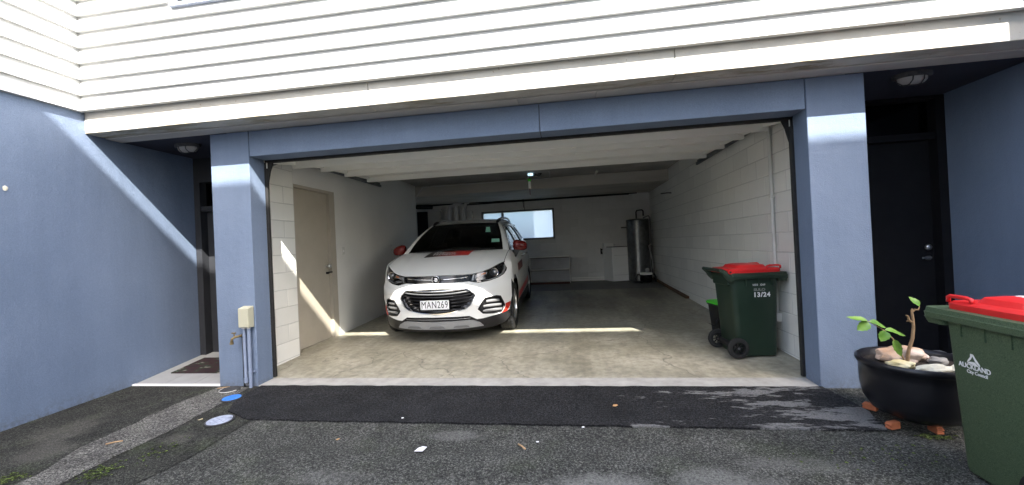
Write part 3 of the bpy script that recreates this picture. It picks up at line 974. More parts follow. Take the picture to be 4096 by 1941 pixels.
# light switches
for (y, z, lb) in ((2.10, 1.27, 'narrow white light switch just past the cream door'), (3.75, 1.30, 'narrow white light switch on the left wall near the car mirror')):
    s = empty('light_switch', (0.09, y, z), lb, 'switch', 'light switches on the left garage wall')
    MB().box(0.0005, 0.010, -0.035, 0.035, -0.058, 0.058, 0.003).build('plate', 'conduit_white', s)
    MB().box(0.0095, 0.016, -0.008, 0.008, -0.016, 0.016, 0.002).build('rocker', 'print_white', s)

# overhead garage door
gd = empty('garage_door', (2.85, 1.4, 2.3), 'white sectional garage door rolled up flat under the ceiling', 'garage door')
jy = [0.285, 0.86, 1.41, 1.98, 2.64]
jz = [2.245, 2.335, 2.392, 2.418, 2.440]
for i in range(4):
    y0, y1, z0, z1 = jy[i] + 0.004, jy[i + 1] - 0.004, jz[i], jz[i + 1]
    a = math.atan2(z1 - z0, y1 - y0)
    ln = math.hypot(z1 - z0, y1 - y0)
    T = Matrix.Translation((0, y0, z0)) @ Matrix.Rotation(a, 4, 'X')
    X0, X1 = 0.262, 5.438
    mb = MB()
    mb.box(X0, X1, 0, ln, 0, 0.012, mat=T)                         # skin
    mb.box(X0, X1, ln - 0.050, ln, -0.078, 0.001, 0.004, mat=T)       # rear rail
    mb.box(X0, X1, 0.0, 0.035, -0.022, 0.001, 0.004, mat=T)           # front rail
    mb.box(X0, X0 + 0.06, 0.036, ln - 0.051, -0.032, 0.001, mat=T).box(X1 - 0.06, X1, 0.036, ln - 0.051, -0.032, 0.001, mat=T)
    p_ = P(mb.build('panel', 'white_paint'), gd)
    if i > 0:
        st = MB()
        st.box(X0 + 0.55, X1 - 0.55, 0.20, 0.235, -0.045, -0.0005, 0.003, mat=T)
        for hx in (1.1, 2.3, 3.5, 4.6):
            st.box(hx, hx + 0.06, 0.15, 0.30, -0.052, -0.0008, 0.003, mat=T)
        P(st.build('stiffener', 'white_paint'), gd)
        hg = MB()
        for hx in (X0 + 0.02, X1 - 0.07):
            hg.box(hx, hx + 0.05, -0.05, 0.06, -0.064, -0.034, 0.006, mat=T)
            hg.tube([T @ Vector((hx - 0.02, 0.0, -0.05)), T @ Vector((hx + 0.07, 0.0, -0.05))], 0.012, 8)
        P(hg.build('hinge', 'white_paint'), gd)
P(MB().box(0.40, 5.35, 0.215, 0.275, 2.193, 2.225, 0.004).build('bottom_seal', 'rubber'), gd)
for s, x, xs in ((1, 0.222, 0.406), (-1, 5.448, 5.312)):
    tr = MB()
    tr.box(x, x + 0.03, 1.05, 3.12, 2.352, 2.392, 0.003)
    tr.box(x + (0.024 if s < 0 else 0.0), x + (0.03 if s < 0 else 0.006), 1.05, 3.12, 2.39, 2.43)
    pts = [(x + .015, 1.06, 2.37), (x + .015, 0.75, 2.345), (x + .015, 0.52, 2.24), (x + .015, 0.42, 2.05), (x + .015, 0.40, 1.8)]
    tr.tube(pts, 0.018, 8)
    P(tr.build('track', 'track_steel'), gd)
    sl = MB()
    sl.box(xs, xs + 0.028, 0.2, 0.235, 0.02, 2.19, 0.004)
    cx = 0.406 if s > 0 else 5.340
    pp = [(cx, 0.215, 2.19), (cx + s * 0.085, 0.215, 2.19), (cx + s * 0.055, 0.215, 2.12), (cx + s * 0.032, 0.215, 2.02), (cx, 0.215, 1.9)]
    sl.poly(pp, (0, 1, 0), 0.02)
    P(sl.build('side_seal', 'rubber'), gd)
    P(MB().box(cx if s > 0 else cx - 0.03, cx + 0.03 if s > 0 else cx, 0.202, 0.212, 2.13, 2.186).build('bracket', 'white_paint'), gd)

# conduits, cables and fittings
def pipe_thing(name, label, cat, runs, r, mat, extra=None, n=10, group=None):
    p0 = runs[0][0]
    t = empty(name, p0, label, cat, group)
    for pts in runs:
        P(MB().tube(pts, r, n).build('pipe', mat, smooth=True, angle=50), t)
    if extra:
        for nm, a, mt_ in extra:
            P(MB().box(*a, 0.004).build(nm, mt_), t)
    return t
pipe_thing('wall_conduit', 'white conduit running down the right block wall to a small box', 'conduit', [[(5.505, 0.965, 2.50), (5.505, 0.975, 0.42)]], 0.017, 'conduit_white',
           [('junction_box', (5.455, 5.529, 0.93, 1.02, 0.335, 0.425), 'conduit_white'), ('clip', (5.485, 5.529, 0.945, 0.985, 1.6, 1.62), 'conduit_white'), ('clip', (5.485, 5.529, 0.945, 0.985, 0.8, 0.82), 'conduit_white')])
pipe_thing('ceiling_conduit', 'thin pale conduit along the concrete beam, turning up at its right end', 'conduit',
           [[(-0.2, 5.10, 2.28), (0.05, 5.11, 2.33), (0.25, 5.12, 2.60), (0.27, 5.12, 2.625), (3.05, 5.12, 2.635), (3.1, 5.1, 2.645), (3.12, 4.37, 2.65)]], 0.014, 'pvc_grey')
pipe_thing('black_cable', 'pair of black cables sagging along the back of the garage', 'cable',
           [[(-0.4, 6.9, 2.40), (0.8, 6.98, 2.415), (2.2, 7.0, 2.400), (3.6, 7.0, 2.405), (5.2, 7.0, 2.415)], [(0.8, 6.95, 2.37), (2.2, 6.97, 2.385), (3.4, 6.98, 2.39), (5.0, 6.98, 2.395)]], 0.016, 'rubber', n=8)
pipe_thing('ceiling_strut', 'short pale strut running front to back on the garage ceiling', 'strut', [[(4.06, 4.75, 2.645), (4.06, 5.145, 2.645)]], 0.028, 'conduit_white', n=4)
pipe_thing('waste_pipe', 'fat grey drain pipes climbing the back wall and bending to the right', 'pipe',
           [[(0.30, 7.0, 0.3), (0.30, 7.0, 2.30), (0.36, 7.0, 2.38), (0.86, 6.98, 2.52), (0.9, 6.9, 2.54)], [(0.50, 7.02, 0.3), (0.50, 7.02, 2.36)], [(0.70, 7.0, 0.3), (0.70, 7.0, 2.28), (0.74, 7.0, 2.36), (0.86, 6.99, 2.5)]], 0.062, 'pvc_grey', n=14)
pipe_thing('waste_pipe', 'thin grey pipe standing right of the fat drain pipes on the back wall', 'pipe', [[(0.90, 7.06, 0.3), (0.90, 7.06, 2.2)]], 0.028, 'pvc_grey')
pipe_thing('wall_cable', 'thin cable dropping down the back wall right of the window', 'cable', [[(4.02, 7.09, 2.42), (4.02, 7.09, 1.60), (3.98, 7.09, 1.58), (3.66, 7.09, 1.56)]], 0.008, 'conduit_white', n=6)
pipe_thing('wall_bracket', 'small dark hook bracket high on the right block wall', 'bracket', [[(5.52, 4.95, 2.14), (5.46, 5.0, 2.15), (5.46, 5.55, 2.20)]], 0.012, 'iron', n=6)
pipe_thing('hanging_cord', 'dark cord hanging in front of the back wall above the window', 'cord', [[(2.33, 6.9, 2.42), (2.335, 6.9, 2.22), (2.35, 6.9, 2.1)], [(2.30, 6.9, 2.42), (2.32, 6.9, 2.2)]], 0.006, 'rubber', n=6)
fl = empty('flood_lamp', (2.74, 4.55, 2.66), 'small lit flood lamp on the garage ceiling, cold white', 'lamp')
P(MB().box(2.66, 2.84, 4.50, 4.60, 2.60, 2.659, 0.008).build('housing', 'aluminium'), fl)
P(MB().box(2.69, 2.79, 4.47, 4.502, 2.605, 2.652, 0.006).build('lens', 'lamp_lens'), fl)
P(MB().tube([(2.84, 4.55, 2.63), (2.9, 4.56, 2.60), (2.95, 4.55, 2.63), (2.89, 4.57, 2.645), (2.96, 4.6, 2.655)], 0.008, 6).build('lead', 'rubber'), fl)
pc = empty('pull_cord', (2.87, 2.7, 2.40), 'door release cord with green and white handle hanging behind the garage door', 'cord')
P(MB().tube([(2.87, 2.7, 2.43), (2.872, 2.7, 2.25)], 0.004, 6).build('cord', 'rubber'), pc)
P(MB().box(2.848, 2.896, 2.68, 2.72, 2.21, 2.25, 0.008).build('green_grip', 'caddy_green'), pc)
P(MB().box(2.852, 2.892, 2.682, 2.718, 2.10, 2.208, 0.008).build('white_grip', 'conduit_white'), pc)
P(MB().tube([(2.872, 2.7, 2.10), (2.874, 2.7, 2.0)], 0.006, 6).build('red_tail', 'red_mirror'), pc)

# things at the back of the garage
cu = empty('hot_water_cylinder', (5.14, 6.78, gz(6.78)), 'tall steel hot water cylinder in the back right corner', 'water heater')
MB().lathe([(0, 0.02), (0.26, 0.02), (0.27, 0.03), (0.27, 0.74), (0.273, 0.745), (0.273, 0.755), (0.27, 0.76), (0.27, 1.47), (0.273, 1.475), (0.273, 1.49), (0.262, 1.52), (0, 1.545)], 40).build('tank', 'galvanised', cu, True, 30)
MB().tube([(-0.02, 0, 1.53), (-0.02, 0, 1.70), (0.0, 0, 1.74), (0.12, 0, 1.75), (0.15, 0, 1.72), (0.15, 0, 1.60)], 0.017, 8).build('top_pipe', 'iron', cu, True)
MB().tube([(0.15, 0.05, 1.55), (0.28, 0.05, 1.60), (0.31, 0.05, 1.55), (0.32, 0.1, 1.0), (0.33, 0.1, 0.15)], 0.017, 8).build('side_pipe', 'steel_dark', cu, True)
MB().tube([(0.31, 0.0, 0.9), (0.2, -0.24, 0.86), (0.29, -0.16, 0.5), (0.30, -0.1, 0.3)], 0.014, 8).build('valve_pipe', 'pvc_grey', cu, True)
MB().box(-0.40, -0.24, -0.02, 0.02, 1.32, 1.35, 0.004).build('strap', 'iron', cu)
ws = empty('washing_machine', (4.478, 6.62, gz(6.62)), 'white top loading washing machine beside the steel cylinder', 'washing machine', rz=R(20))
MB().box(0, 0.53, 0, 0.56, 0.02, 0.86, 0.012, 2).build('cabinet', 'appliance_white', ws)
MB().box(0.05, 0.48, -0.004, -0.0005, 0.655, 0.662).build('seam', 'pvc_grey', ws)
MB().box(0.05, 0.48, -0.004, -0.0005, 0.17, 0.177).build('seam', 'pvc_grey', ws)
MB().box(0.04, 0.49, 0.03, 0.40, 0.861, 0.876, 0.006).build('lid', 'black_plastic', ws)
MB().box(0.0, 0.53, 0.42, 0.56, 0.861, 0.965, 0.014, 2).build('control_panel', 'appliance_white', ws)
for kx in (0.28, 0.35, 0.42):
    MB().lathe([(0, -0.03), (0.022, -0.03), (0.025, 0.0)], 14, (kx, 0.42, 0.92), 'y').build('dial', 'pvc_grey', ws, True)
MB().tube([(-0.03, 0.5, 0.80), (-0.06, 0.50, 0.82), (-0.03, 0.53, 0.70)], 0.03, 8).build('hose', 'rubber', ws, True)
va = empty('drum_vacuum', (5.22, 6.42, gz(6.42)), 'small black drum vacuum with cream lid on the floor by the cylinder', 'vacuum cleaner')
MB().lathe([(0, 0.02), (0.12, 0.02), (0.14, 0.05), (0.145, 0.19), (0.0, 0.19)], 24).build('drum', 'gloss_black', va, True, 40)
MB().lathe([(0.15, 0.19), (0.152, 0.225), (0.13, 0.24), (0, 0.245)], 24).build('lid', 'shelf_white', va, True, 40)
MB().lathe([(0.045, 0.24), (0.045, 0.32), (0.03, 0.34), (0, 0.345)], 14, (0.04, 0, 0)).build('motor_cap', 'pvc_grey', va, True, 40)
MB().tube([(-0.13, -0.02, 0.2), (-0.2, -0.03, 0.2), (-0.24, -0.05, 0.1), (-0.22, -0.06, 0.03), (-0.1, -0.1, 0.03)], 0.02, 8).build('hose', 'rubber', va, True)
MB().tube([(0.13, 0.0, 0.2), (0.19, 0.0, 0.2), (0.23, 0.0, 0.1), (0.22, 0.0, 0.02)], 0.02, 8).build('wand', 'rubber', va, True)
sh = empty('shelf_unit', (2.93, 6.95, gz(6.95)), 'low white two tier shelf unit against the back wall', 'shelf')
MB().box(-0.52, 0.515, -0.15, 0.13, 0.66, 0.682, 0.002).build('top', 'shelf_white', sh)
MB().box(-0.51, 0.495, -0.14, 0.125, 0.335, 0.355, 0.002).build('shelf', 'shelf_white', sh)
MB().box(-0.51, 0.495, -0.14, 0.125, 0.02, 0.04, 0.002).build('shelf', 'shelf_white', sh)
MB().box(0.497, 0.515, -0.148, 0.128, 0.0, 0.659, 0.002).build('side', 'shelf_white', sh)
MB().box(-0.518, -0.512, -0.148, 0.128, 0.0, 0.659).build('side', 'shelf_white', sh)
MB().box(-0.51, 0.495, 0.126, 0.130, 0.04, 0.659).build('back', 'pvc_grey', sh)
for z_ in (0.647, 0.322, 0.007):
    MB().box(-0.51, 0.495, -0.146, -0.1405, z_, z_ + 0.0125).build('edging', 'timber_brown', sh)
MB().box(0.5155, 0.520, -0.148, 0.128, 0.0, 0.68).build('edging', 'timber_brown', sh)
bd = sheet('floor_board', [(2.35, 6.62), (3.42, 6.62), (3.42, 6.78), (2.35, 6.78)], 0.042, GS, 'red_timber', thick=0.034, kind=None)
tag(bd, 'reddish brown board lying on the floor before the white shelf unit', 'board')
bt = empty('timber_batten', (5.49, 5.4, 0.16), 'brown timber batten lying along the foot of the right block wall', 'batten')
P(add('batten_body', [(5.465, 4.09, gz(4.09) + 0.003), (5.525, 4.09, gz(4.09) + 0.003), (5.525, 6.95, gz(6.95) + 0.008), (5.465, 6.95, gz(6.95) + 0.008), (5.465, 4.09, gz(4.09) + 0.045), (5.525, 4.09, gz(4.09) + 0.045), (5.525, 6.95, gz(6.95) + 0.045), (5.465, 6.95, gz(6.95) + 0.045)],
      [(0, 3, 2, 1), (4, 5, 6, 7), (0, 1, 5, 4), (1, 2, 6, 5), (2, 3, 7, 6), (3, 0, 4, 7)], 'timber_brown'), bt)
cb = empty('cupboard', (-0.3, 6.9, 0.2), 'narrow dark cupboard doorway with pale frame in the back left corner', 'cupboard')
P(MB().box(-0.62, -0.585, 6.85, 6.95, 0.2, 2.30).box(-0.585, 0.1, 6.85, 6.95, 2.255, 2.30).build('frame', 'pvc_grey'), cb)
P(box('door_leaf', -0.582, -0.28, 6.9, 6.93, 0.21, 2.25, 'dark_door'), cb)
P(box('door_leaf', -0.276, 0.08, 6.88, 6.93, 0.21, 2.25, 'ceiling_concrete'), cb)
dp = empty('dark_pipe', (-0.3, 6.7, 2.4), 'short black pipe lying on top of the narrow cupboard doorway', 'pipe')
P(MB().tube([(-0.60, 6.80, 2.38), (-0.32, 6.80, 2.36), (-0.12, 6.80, 2.345)], 0.055, 14).build('pipe', 'rubber', smooth=True, angle=50), dp)

# ================================================================ FITTINGS ON THE LEFT PILLAR
mbx = empty('meter_box', (0.35, -0.04, 0.67), 'cream meter box fixed to the left pillar above the blue pipes', 'meter box')
v = [(0.295, -0.076, 0.578), (0.400, -0.076, 0.578), (0.400, -0.001, 0.570), (0.295, -0.001, 0.570), (0.295, -0.076, 0.758), (0.400, -0.076, 0.758), (0.402, -0.001, 0.775), (0.293, -0.001, 0.775)]
o = P(add('cover', v, [(0, 3, 2, 1), (4, 5, 6, 7), (0, 1, 5, 4), (1, 2, 6, 5), (2, 3, 7, 6), (3, 0, 4, 7)], 'meter_cream'), mbx)
bv = o.modifiers.new('bevel', 'BEVEL')
bv.width = 0.006
bv.segments = 2
P(MB().tube([(0.315, -0.032, 0.578), (0.315, -0.032, 0.560)], 0.019, 10).tube([(0.364, -0.032, 0.578), (0.364, -0.032, 0.560)], 0.019, 10).build('pipe_collar', 'steel'), mbx)
wp = empty('wall_pipe', (0.315, -0.03, 0.3), 'left of the two blue painted pipes under the meter box, ending above the ground', 'pipe', 'blue pipes under the meter box')
P(MB().tube([(0.315, -0.032, 0.565), (0.317, -0.032, 0.075), (0.319, -0.036, 0.045)], 0.0155, 12).build('pipe', 'pipe_blue', smooth=True, angle=50), wp)
P(MB().tube([(0.317, -0.032, 0.09), (0.317, -0.032, 0.05)], 0.02, 12).build('collar', 'pipe_blue', smooth=True, angle=50), wp)
P(MB().tube([(0.319, -0.036, 0.045), (0.325, -0.038, 0.025), (0.345, -0.036, 0.022), (0.352, -0.03, 0.05)], 0.013, 10).build('elbow', 'pipe_dark', smooth=True, angle=60), wp)
wp = empty('wall_pipe', (0.362, -0.03, 0.3), 'right of the two blue painted pipes under the meter box, running into the ground', 'pipe', 'blue pipes under the meter box')
P(MB().tube([(0.364, -0.032, 0.565), (0.364, -0.032, -0.01)], 0.0165, 12).build('pipe', 'pipe_blue', smooth=True, angle=50), wp)
P(MB().tube([(0.364, -0.032, 0.155), (0.364, -0.032, 0.14)], 0.021, 12).box(0.38, 0.40, -0.02, -0.001, 0.14, 0.155).build('clip', 'pipe_blue'), wp)
tp = empty('tap', (0.28, -0.03, 0.49), 'old brass garden tap on a thin standing pipe beside the meter box', 'tap')
P(MB().tube([(0.284, -0.016, 0.51), (0.284, -0.016, -0.01)], 0.009, 8).build('standpipe', 'pipe_dark', smooth=True), tp)
P(MB().tube([(0.284, -0.016, 0.495), (0.284, -0.05, 0.495), (0.262, -0.085, 0.492), (0.245, -0.10, 0.478), (0.243, -0.103, 0.445)], 0.012, 8, taper=[1.3, 1, 1, 1, 1.1]).build('body', 'brass', smooth=True), tp)
P(MB().tube([(0.262, -0.085, 0.495), (0.255, -0.088, 0.53)], 0.006, 6).tube([(0.235, -0.09, 0.531), (0.275, -0.087, 0.531)], 0.007, 6).build('handle', 'brass', smooth=True), tp)
P(MB().tube([(0.243, -0.103, 0.447), (0.243, -0.103, 0.428)], 0.016, 10).build('nozzle', 'brass', smooth=True, angle=50), tp)

# covers in the ground
def cover(name, x, y, r, mat, label, cat, bite=False, dots=True):
    t = empty(name, (x, y, dz(y) + 0.012), label, cat)
    t.rotation_euler = (math.atan(DS), 0, R(20))
    n = 48
    prof = []
    for k in range(n):
        a = 2 * math.pi * k / n
        rr = r
        if bite and 0.10 < a < 0.62: rr = r * (0.60 + 0.05 * math.sin(9 * a))
        prof.append((rr * math.cos(a), rr * math.sin(a)))
    v = [(x_, y_, 0.004) for x_, y_ in prof] + [(x_, y_, -0.01) for x_, y_ in prof]
    add('lid', v, [tuple(range(n))] + [(k, k + n, (k + 1) % n + n, (k + 1) % n) for k in range(n)], mat, t)
    if dots:
        d = MB()
        for i in range(-3, 4):
            for j in range(-3, 4):
                if (i + j) % 2 == 0 and math.hypot(i, j) < 3.1 and not (bite and i > 0 and j > 0):
                    d.box(i * r * .25 - r * .07, i * r * .25 + r * .07, j * r * .25 - r * .035, j * r * .25 + r * .035, 0.0042, 0.0085)
        d.build('tread', mat, t)
    MB().lathe([(r * 1.02, 0.0), (r * 1.02, 0.003), (r * 1.14, 0.003), (r * 1.14, -0.006)], 48).build('surround', 'iron', t)
    return t
cover('access_cover', 0.412, -0.305, 0.072, 'lid_blue', 'bright blue round access cover set in the asphalt by the pillar', 'access cover')
cover('access_cover', 0.700, -0.725, 0.086, 'lid_pale', 'pale blue round access cover with a piece broken out of its rim', 'access cover', True)
gd_ = cover('gully', 0.215, -0.115, 0.075, 'iron', 'black round gully at the foot of the left pillar', 'drain', dots=False)
MB().lathe([(0.079, 0.0), (0.083, 0.006), (0.086, 0.0)], 24, (0, 0, 0.0), a0=R(150), a1=R(330)).build('pale_rim', 'conduit_white', gd_)

# ================================================================ BINS
def bin_mesh(name, mat_body, label, loc, rz, weathered):
    t = empty(name, loc, label, 'wheelie bin', rz=rz)
    # local frame: +X = front (lip), wheels at -X, bin stands on z = 0
    def rr(hx0, hx1, hy, r, z, n=5):
        out = []
        for cx, cy, a0 in ((hx1 - r, hy - r, 0), (hx0 + r, hy - r, 90), (hx0 + r, -hy + r, 180), (hx1 - r, -hy + r, 270)):
            for k in range(n + 1):
                a = R(a0 + 90 * k / n)
                out.append((cx + r * math.cos(a), cy + r * math.sin(a), z if not callable(z) else z(cx)))
        return out
    def loft(rings, nm, mat, cap0=True, cap1=True, parent=t, ang=35):
        n = len(rings[0])
        v = [p for r_ in rings for p in r_]
        f = [(i * n + k, i * n + (k + 1) % n, (i + 1) * n + (k + 1) % n, (i + 1) * n + k) for i in range(len(rings) - 1) for k in range(n)]
        if cap0: f.append(tuple(range(n))[::-1])
        if cap1: f.append(tuple(range((len(rings) - 1) * n, len(rings) * n)))
        o = add(nm, v, f, mat, parent, True)
        o.data.set_sharp_from_angle(angle=R(ang))
        return o
    rim = lambda x: 0.815 - 0.02 * (x - 0.3)
    bx, by = (0.215, 0.186) if weathered else (0.195, 0.175)
    tx, hb = (0.245, 0.225) if weathered else (0.222, 0.208)
    tb = -0.25 if weathered else -0.225
    lp = 0.345 if weathered else 0.305
    rings = [rr(-0.175, bx, by, 0.045, 0.012), rr(-0.185, bx + 0.008, by + 0.004, 0.05, 0.03), rr(tb, tx, hb - 0.002, 0.05, 0.735), rr(tb, tx + 0.002, hb, 0.05, 0.80)]
    loft(rings, 'body', mat_body, True, False)
    # rim flange with a deep front lip
    loft([rr(tb - 0.012, tx + 0.010, hb + 0.012, 0.05, 0.775), rr(tb - 0.02, lp, hb + 0.024, 0.04, lambda x: 0.770), rr(tb - 0.023, lp + 0.005, hb + 0.027, 0.04, lambda x: 0.800), rr(tb - 0.02, lp + 0.001, hb + 0.024, 0.04, lambda x: 0.803), rr(tb - 0.02, lp - 0.005, hb + 0.021, 0.04, lambda x: 0.826), rr(tb + 0.02, lp - 0.045, hb - 0.01, 0.04, lambda x: 0.828)], 'rim', mat_body, False, True, ang=25)
    loft([rr(tx - 0.012, lp - 0.01, hb + 0.009, 0.02, 0.74), rr(tx - 0.012, lp, hb + 0.021, 0.02, 0.775)], 'front_lip', mat_body)
    mbk = MB()
    mbk.box(tb - 0.02, tb + 0.01, -0.17, 0.17, 0.70, 0.78, 0.01)
    mbk.build('back_brace', mat_body, t)
    # lid
    lid = loft([rr(-0.255, 0.255, 0.206, 0.045, 0.826), rr(-0.257, 0.257, 0.208, 0.045, 0.856), rr(-0.245, 0.245, 0.198, 0.05, 0.868), rr(-0.15, 0.145, 0.182, 0.06, 0.874), rr(-0.13, 0.128, 0.165, 0.06, 0.900), rr(-0.10, 0.10, 0.14, 0.06, 0.906)], 'lid', 'lid_red', False, True, ang=30)
    for s in (-1, 1):
        g = MB()
        g.tube([(0.250, s * 0.190, 0.860), (0.248, s * 0.190, 0.885), (0.235, s * 0.190, 0.892), (0.15, s * 0.190, 0.892), (0.125, s * 0.19, 0.886), (0.115, s * 0.19, 0.866)], 0.010, 8)
        g.build('grip', 'lid_red', t, True)
        ps = MB()
        ps.tube([(-0.245, s * (hb + 0.024), 0.842), (-0.245, s * 0.205, 0.842)], 0.020, 14)
        ps.build('hinge_boss', 'lid_red', t, True, 50)
        MB().tube([(-0.245, s * (hb + 0.026), 0.842), (-0.245, s * (hb + 0.018), 0.842)], 0.010, 12).build('pin', 'black_plastic', t, True, 50)
    # carry handle at the back: two arms and a bar
    h = MB()
    for s in (-1, 1):
        h.tube([(tb + 0.01, s * 0.20, 0.76), (tb - 0.03, s * 0.20, 0.80), (tb - 0.055, s * 0.198, 0.832), (tb - 0.095, s * 0.195, 0.860)], 0.024, 10, taper=[1.4, 1.35, 1.1, 0.8])
    h.tube([(tb - 0.095, -0.20, 0.860), (tb - 0.095, 0.20, 0.860)], 0.018, 12)
    h.build('handle', mat_body if not weathered else mat_body, t, True, 50)
    # wheels
    ax = MB()
    ax.tube([(-0.20, -0.235, 0.1), (-0.20, 0.235, 0.1)], 0.012, 8)
    ax.build('axle', 'steel_dark', t)
    MB().box(-0.22, -0.170, -0.165, 0.165, 0.07, 0.13, 0.012).build('axle_housing', 'black_plastic', t)
    for s in (-1, 1):
        y = s * 0.215
        wme = MB().lathe([(0.062, -0.020), (0.082, -0.024), (0.095, -0.020), (0.1, -0.010), (0.1, 0.010), (0.095, 0.020), (0.082, 0.024), (0.062, 0.020), (0.062, -0.020)], 32, (-0.20, y, 0.1), 'y').build('wheel', 'rubber', t, True, 40)
        rm = MB()
        rm.lathe([(0.064, -0.012), (0.064, 0.012), (0.056, 0.014), (0.056, -0.014), (0.064, -0.012)], 28, (-0.20, y, 0.1), 'y')
        rm.lathe([(0.0, 0.016), (0.016, 0.016), (0.018, 0.0), (0.016, -0.016), (0.0, -0.016)], 16, (-0.20, y, 0.1), 'y')
        for k in range(8):
            a = 2 * math.pi * k / 8
            T = Matrix.Translation((-0.20, y, 0.1)) @ Matrix.Rotation(a, 4, 'Y')
            rm.box(0.015, 0.058, -0.006, 0.006, -0.004, 0.004, mat=T)
        rmo = rm.build('hub', 'black_plastic', wme)
    # stiffening ribs under the rim
    for s in (-1, 1):
        for x in (-0.1, 0.02, 0.14):
            MB().box(x, x + 0.008, s * 0.222 - 0.008, s * 0.222 + 0.008, 0.70, 0.77).build('rib', mat_body, t)
    return t
# the side of the body tilts outwards: a matrix onto its right (-Y) or left (+Y) side
def side_m(s, x, z, y0=0.182, y1=0.206):
    y0 = y0 - 0.003 if y1 < 0.21 else y0
    tilt = math.atan2(y1 - y0, 0.705)
    y = s * (y0 + (z - 0.03) / 0.705 * (y1 - y0))
    ex = Vector((-s, 0, 0))
    ez = Vector((0, s * math.sin(tilt), math.cos(tilt)))
    en = ex.cross(ez)
    mm = Matrix((ex, ez, en)).transposed().to_4x4()
    mm.translation = Vector((x, y, z)) + en * 0.0012
    return mm
b1 = bin_mesh('wheelie_bin', 'bin_green', 'dark green wheelie bin with red lid inside the garage, lettered 13/24', (5.185, 0.925, gz(0.9) + 0.004), R(5), False)
text('lettering', '13/24', 0.062, 'print_white', b1, side_m(-1, 0.055, 0.610, 0.182), bold=0.002, spacing=1.15)
text('lettering', 'SULO', 0.034, 'print_grey', b1, side_m(-1, 0.035, 0.660, 0.182), bold=0.0015, sx=1.3)
text('lettering', 'SS0310260', 0.026, 'print_white', b1, side_m(-1, 0.030, 0.708, 0.182), bold=0.0, sx=0.95, spacing=1.1)
b2 = bin_mesh('wheelie_bin', 'bin_green_weathered', 'weathered green wheelie bin with bright red lid at the right edge of the driveway', (5.555, -1.325, dz(-1.33) + 0.003), R(88), True)
YB = 0.190
EM = lambda x, z: side_m(1, x, z, YB, 0.223)
text('lettering', 'AUCKLAND', 0.034, 'print_white', b2, EM(0.095, 0.560), bold=0.0006, sx=0.88)
text('lettering', 'City Council', 0.024, 'print_white', b2, EM(0.083, 0.534), bold=0.0003, sx=0.85)
lg = MB()
L0 = EM(0.100, 0.578)
for poly in ([(-0.036, 0.0), (-0.030, 0.016), (-0.012, 0.040), (-0.010, 0.060), (0.006, 0.060), (0.002, 0.044), (-0.010, 0.024), (-0.024, 0.010)],
             [(0.008, 0.060), (0.022, 0.036), (0.046, 0.004), (0.046, -0.004), (0.036, -0.002), (0.018, 0.016), (0.004, 0.046)],
             [(-0.036, -0.002), (-0.022, 0.008), (0.0, 0.012), (0.016, 0.012), (0.034, -0.006), (0.044, -0.008), (0.020, -0.010), (-0.010, -0.004)]):
    lg.poly([L0 @ Vector((x * .8, y * .8, 0)) for x, y in poly], L0.to_3x3() @ Vector((0, 0, 1)), 0.0008)
lg.build('emblem', 'print_white', b2)
lidm = Matrix.Translation((-0.0, 0.05, 0.9092)) @ Matrix.Rotation(math.pi, 4, 'Z') @ Matrix.Rotation(R(90), 4, 'Z')
text('lettering', 'AUCKLAND\nCity Council', 0.036, 'print_white', b2, Matrix.Translation((0.0, 0.02, 0.9070)) @ Matrix.Rotation(R(180), 4, 'Z'), bold=0.0006)

# small food scraps caddy
cy_ = empty('food_caddy', (5.205, 1.60, gz(1.6) + 0.002), 'small black food scraps caddy with green lid standing behind the wheelie bin', 'caddy', rz=R(10))
def rsq(w_, d_, z, r=0.03, n=4):
    out = []
    for cx, cy, a0 in ((w_ - r, d_ - r, 0), (-w_ + r, d_ - r, 90), (-w_ + r, -d_ + r, 180), (w_ - r, -d_ + r, 270)):
        for k in range(n + 1):
            a = R(a0 + 90 * k / n)
            out.append((cx + r * math.cos(a), cy + r * math.sin(a), z))
    return out
def loft2(rings, nm, mat, parent, cap0=True, cap1=True):
    n = len(rings[0])
    v = [p for r_ in rings for p in r_]
    f = [(i * n + k, i * n + (k + 1) % n, (i + 1) * n + (k + 1) % n, (i + 1) * n + k) for i in range(len(rings) - 1) for k in range(n)]
    if cap0: f.append(tuple(range(n))[::-1])
    if cap1: f.append(tuple(range((len(rings) - 1) * n, len(rings) * n)))
    o = add(nm, v, f, mat, parent, True)
    o.data.set_sharp_from_angle(angle=R(35))
    return o
loft2([rsq(0.095, 0.095, 0.0), rsq(0.10, 0.10, 0.02), rsq(0.125, 0.125, 0.36), rsq(0.136, 0.136, 0.365), rsq(0.136, 0.136, 0.385)], 'tub', 'black_plastic', cy_)
loft2([rsq(0.142, 0.142, 0.380), rsq(0.142, 0.142, 0.398), rsq(0.12, 0.12, 0.412), rsq(0.06, 0.06, 0.418)], 'lid', 'caddy_green', cy_)
MB().tube([(-0.115, -0.10, 0.22), (-0.16, -0.10, 0.14), (-0.16, 0.10, 0.14), (-0.115, 0.10, 0.22)], 0.011, 8).build('handle', 'black_plastic', cy_, True)
MB().box(-0.065, -0.06, -0.124, -0.105, 0.13, 0.33).build('seam_label', 'conduit_white', cy_)

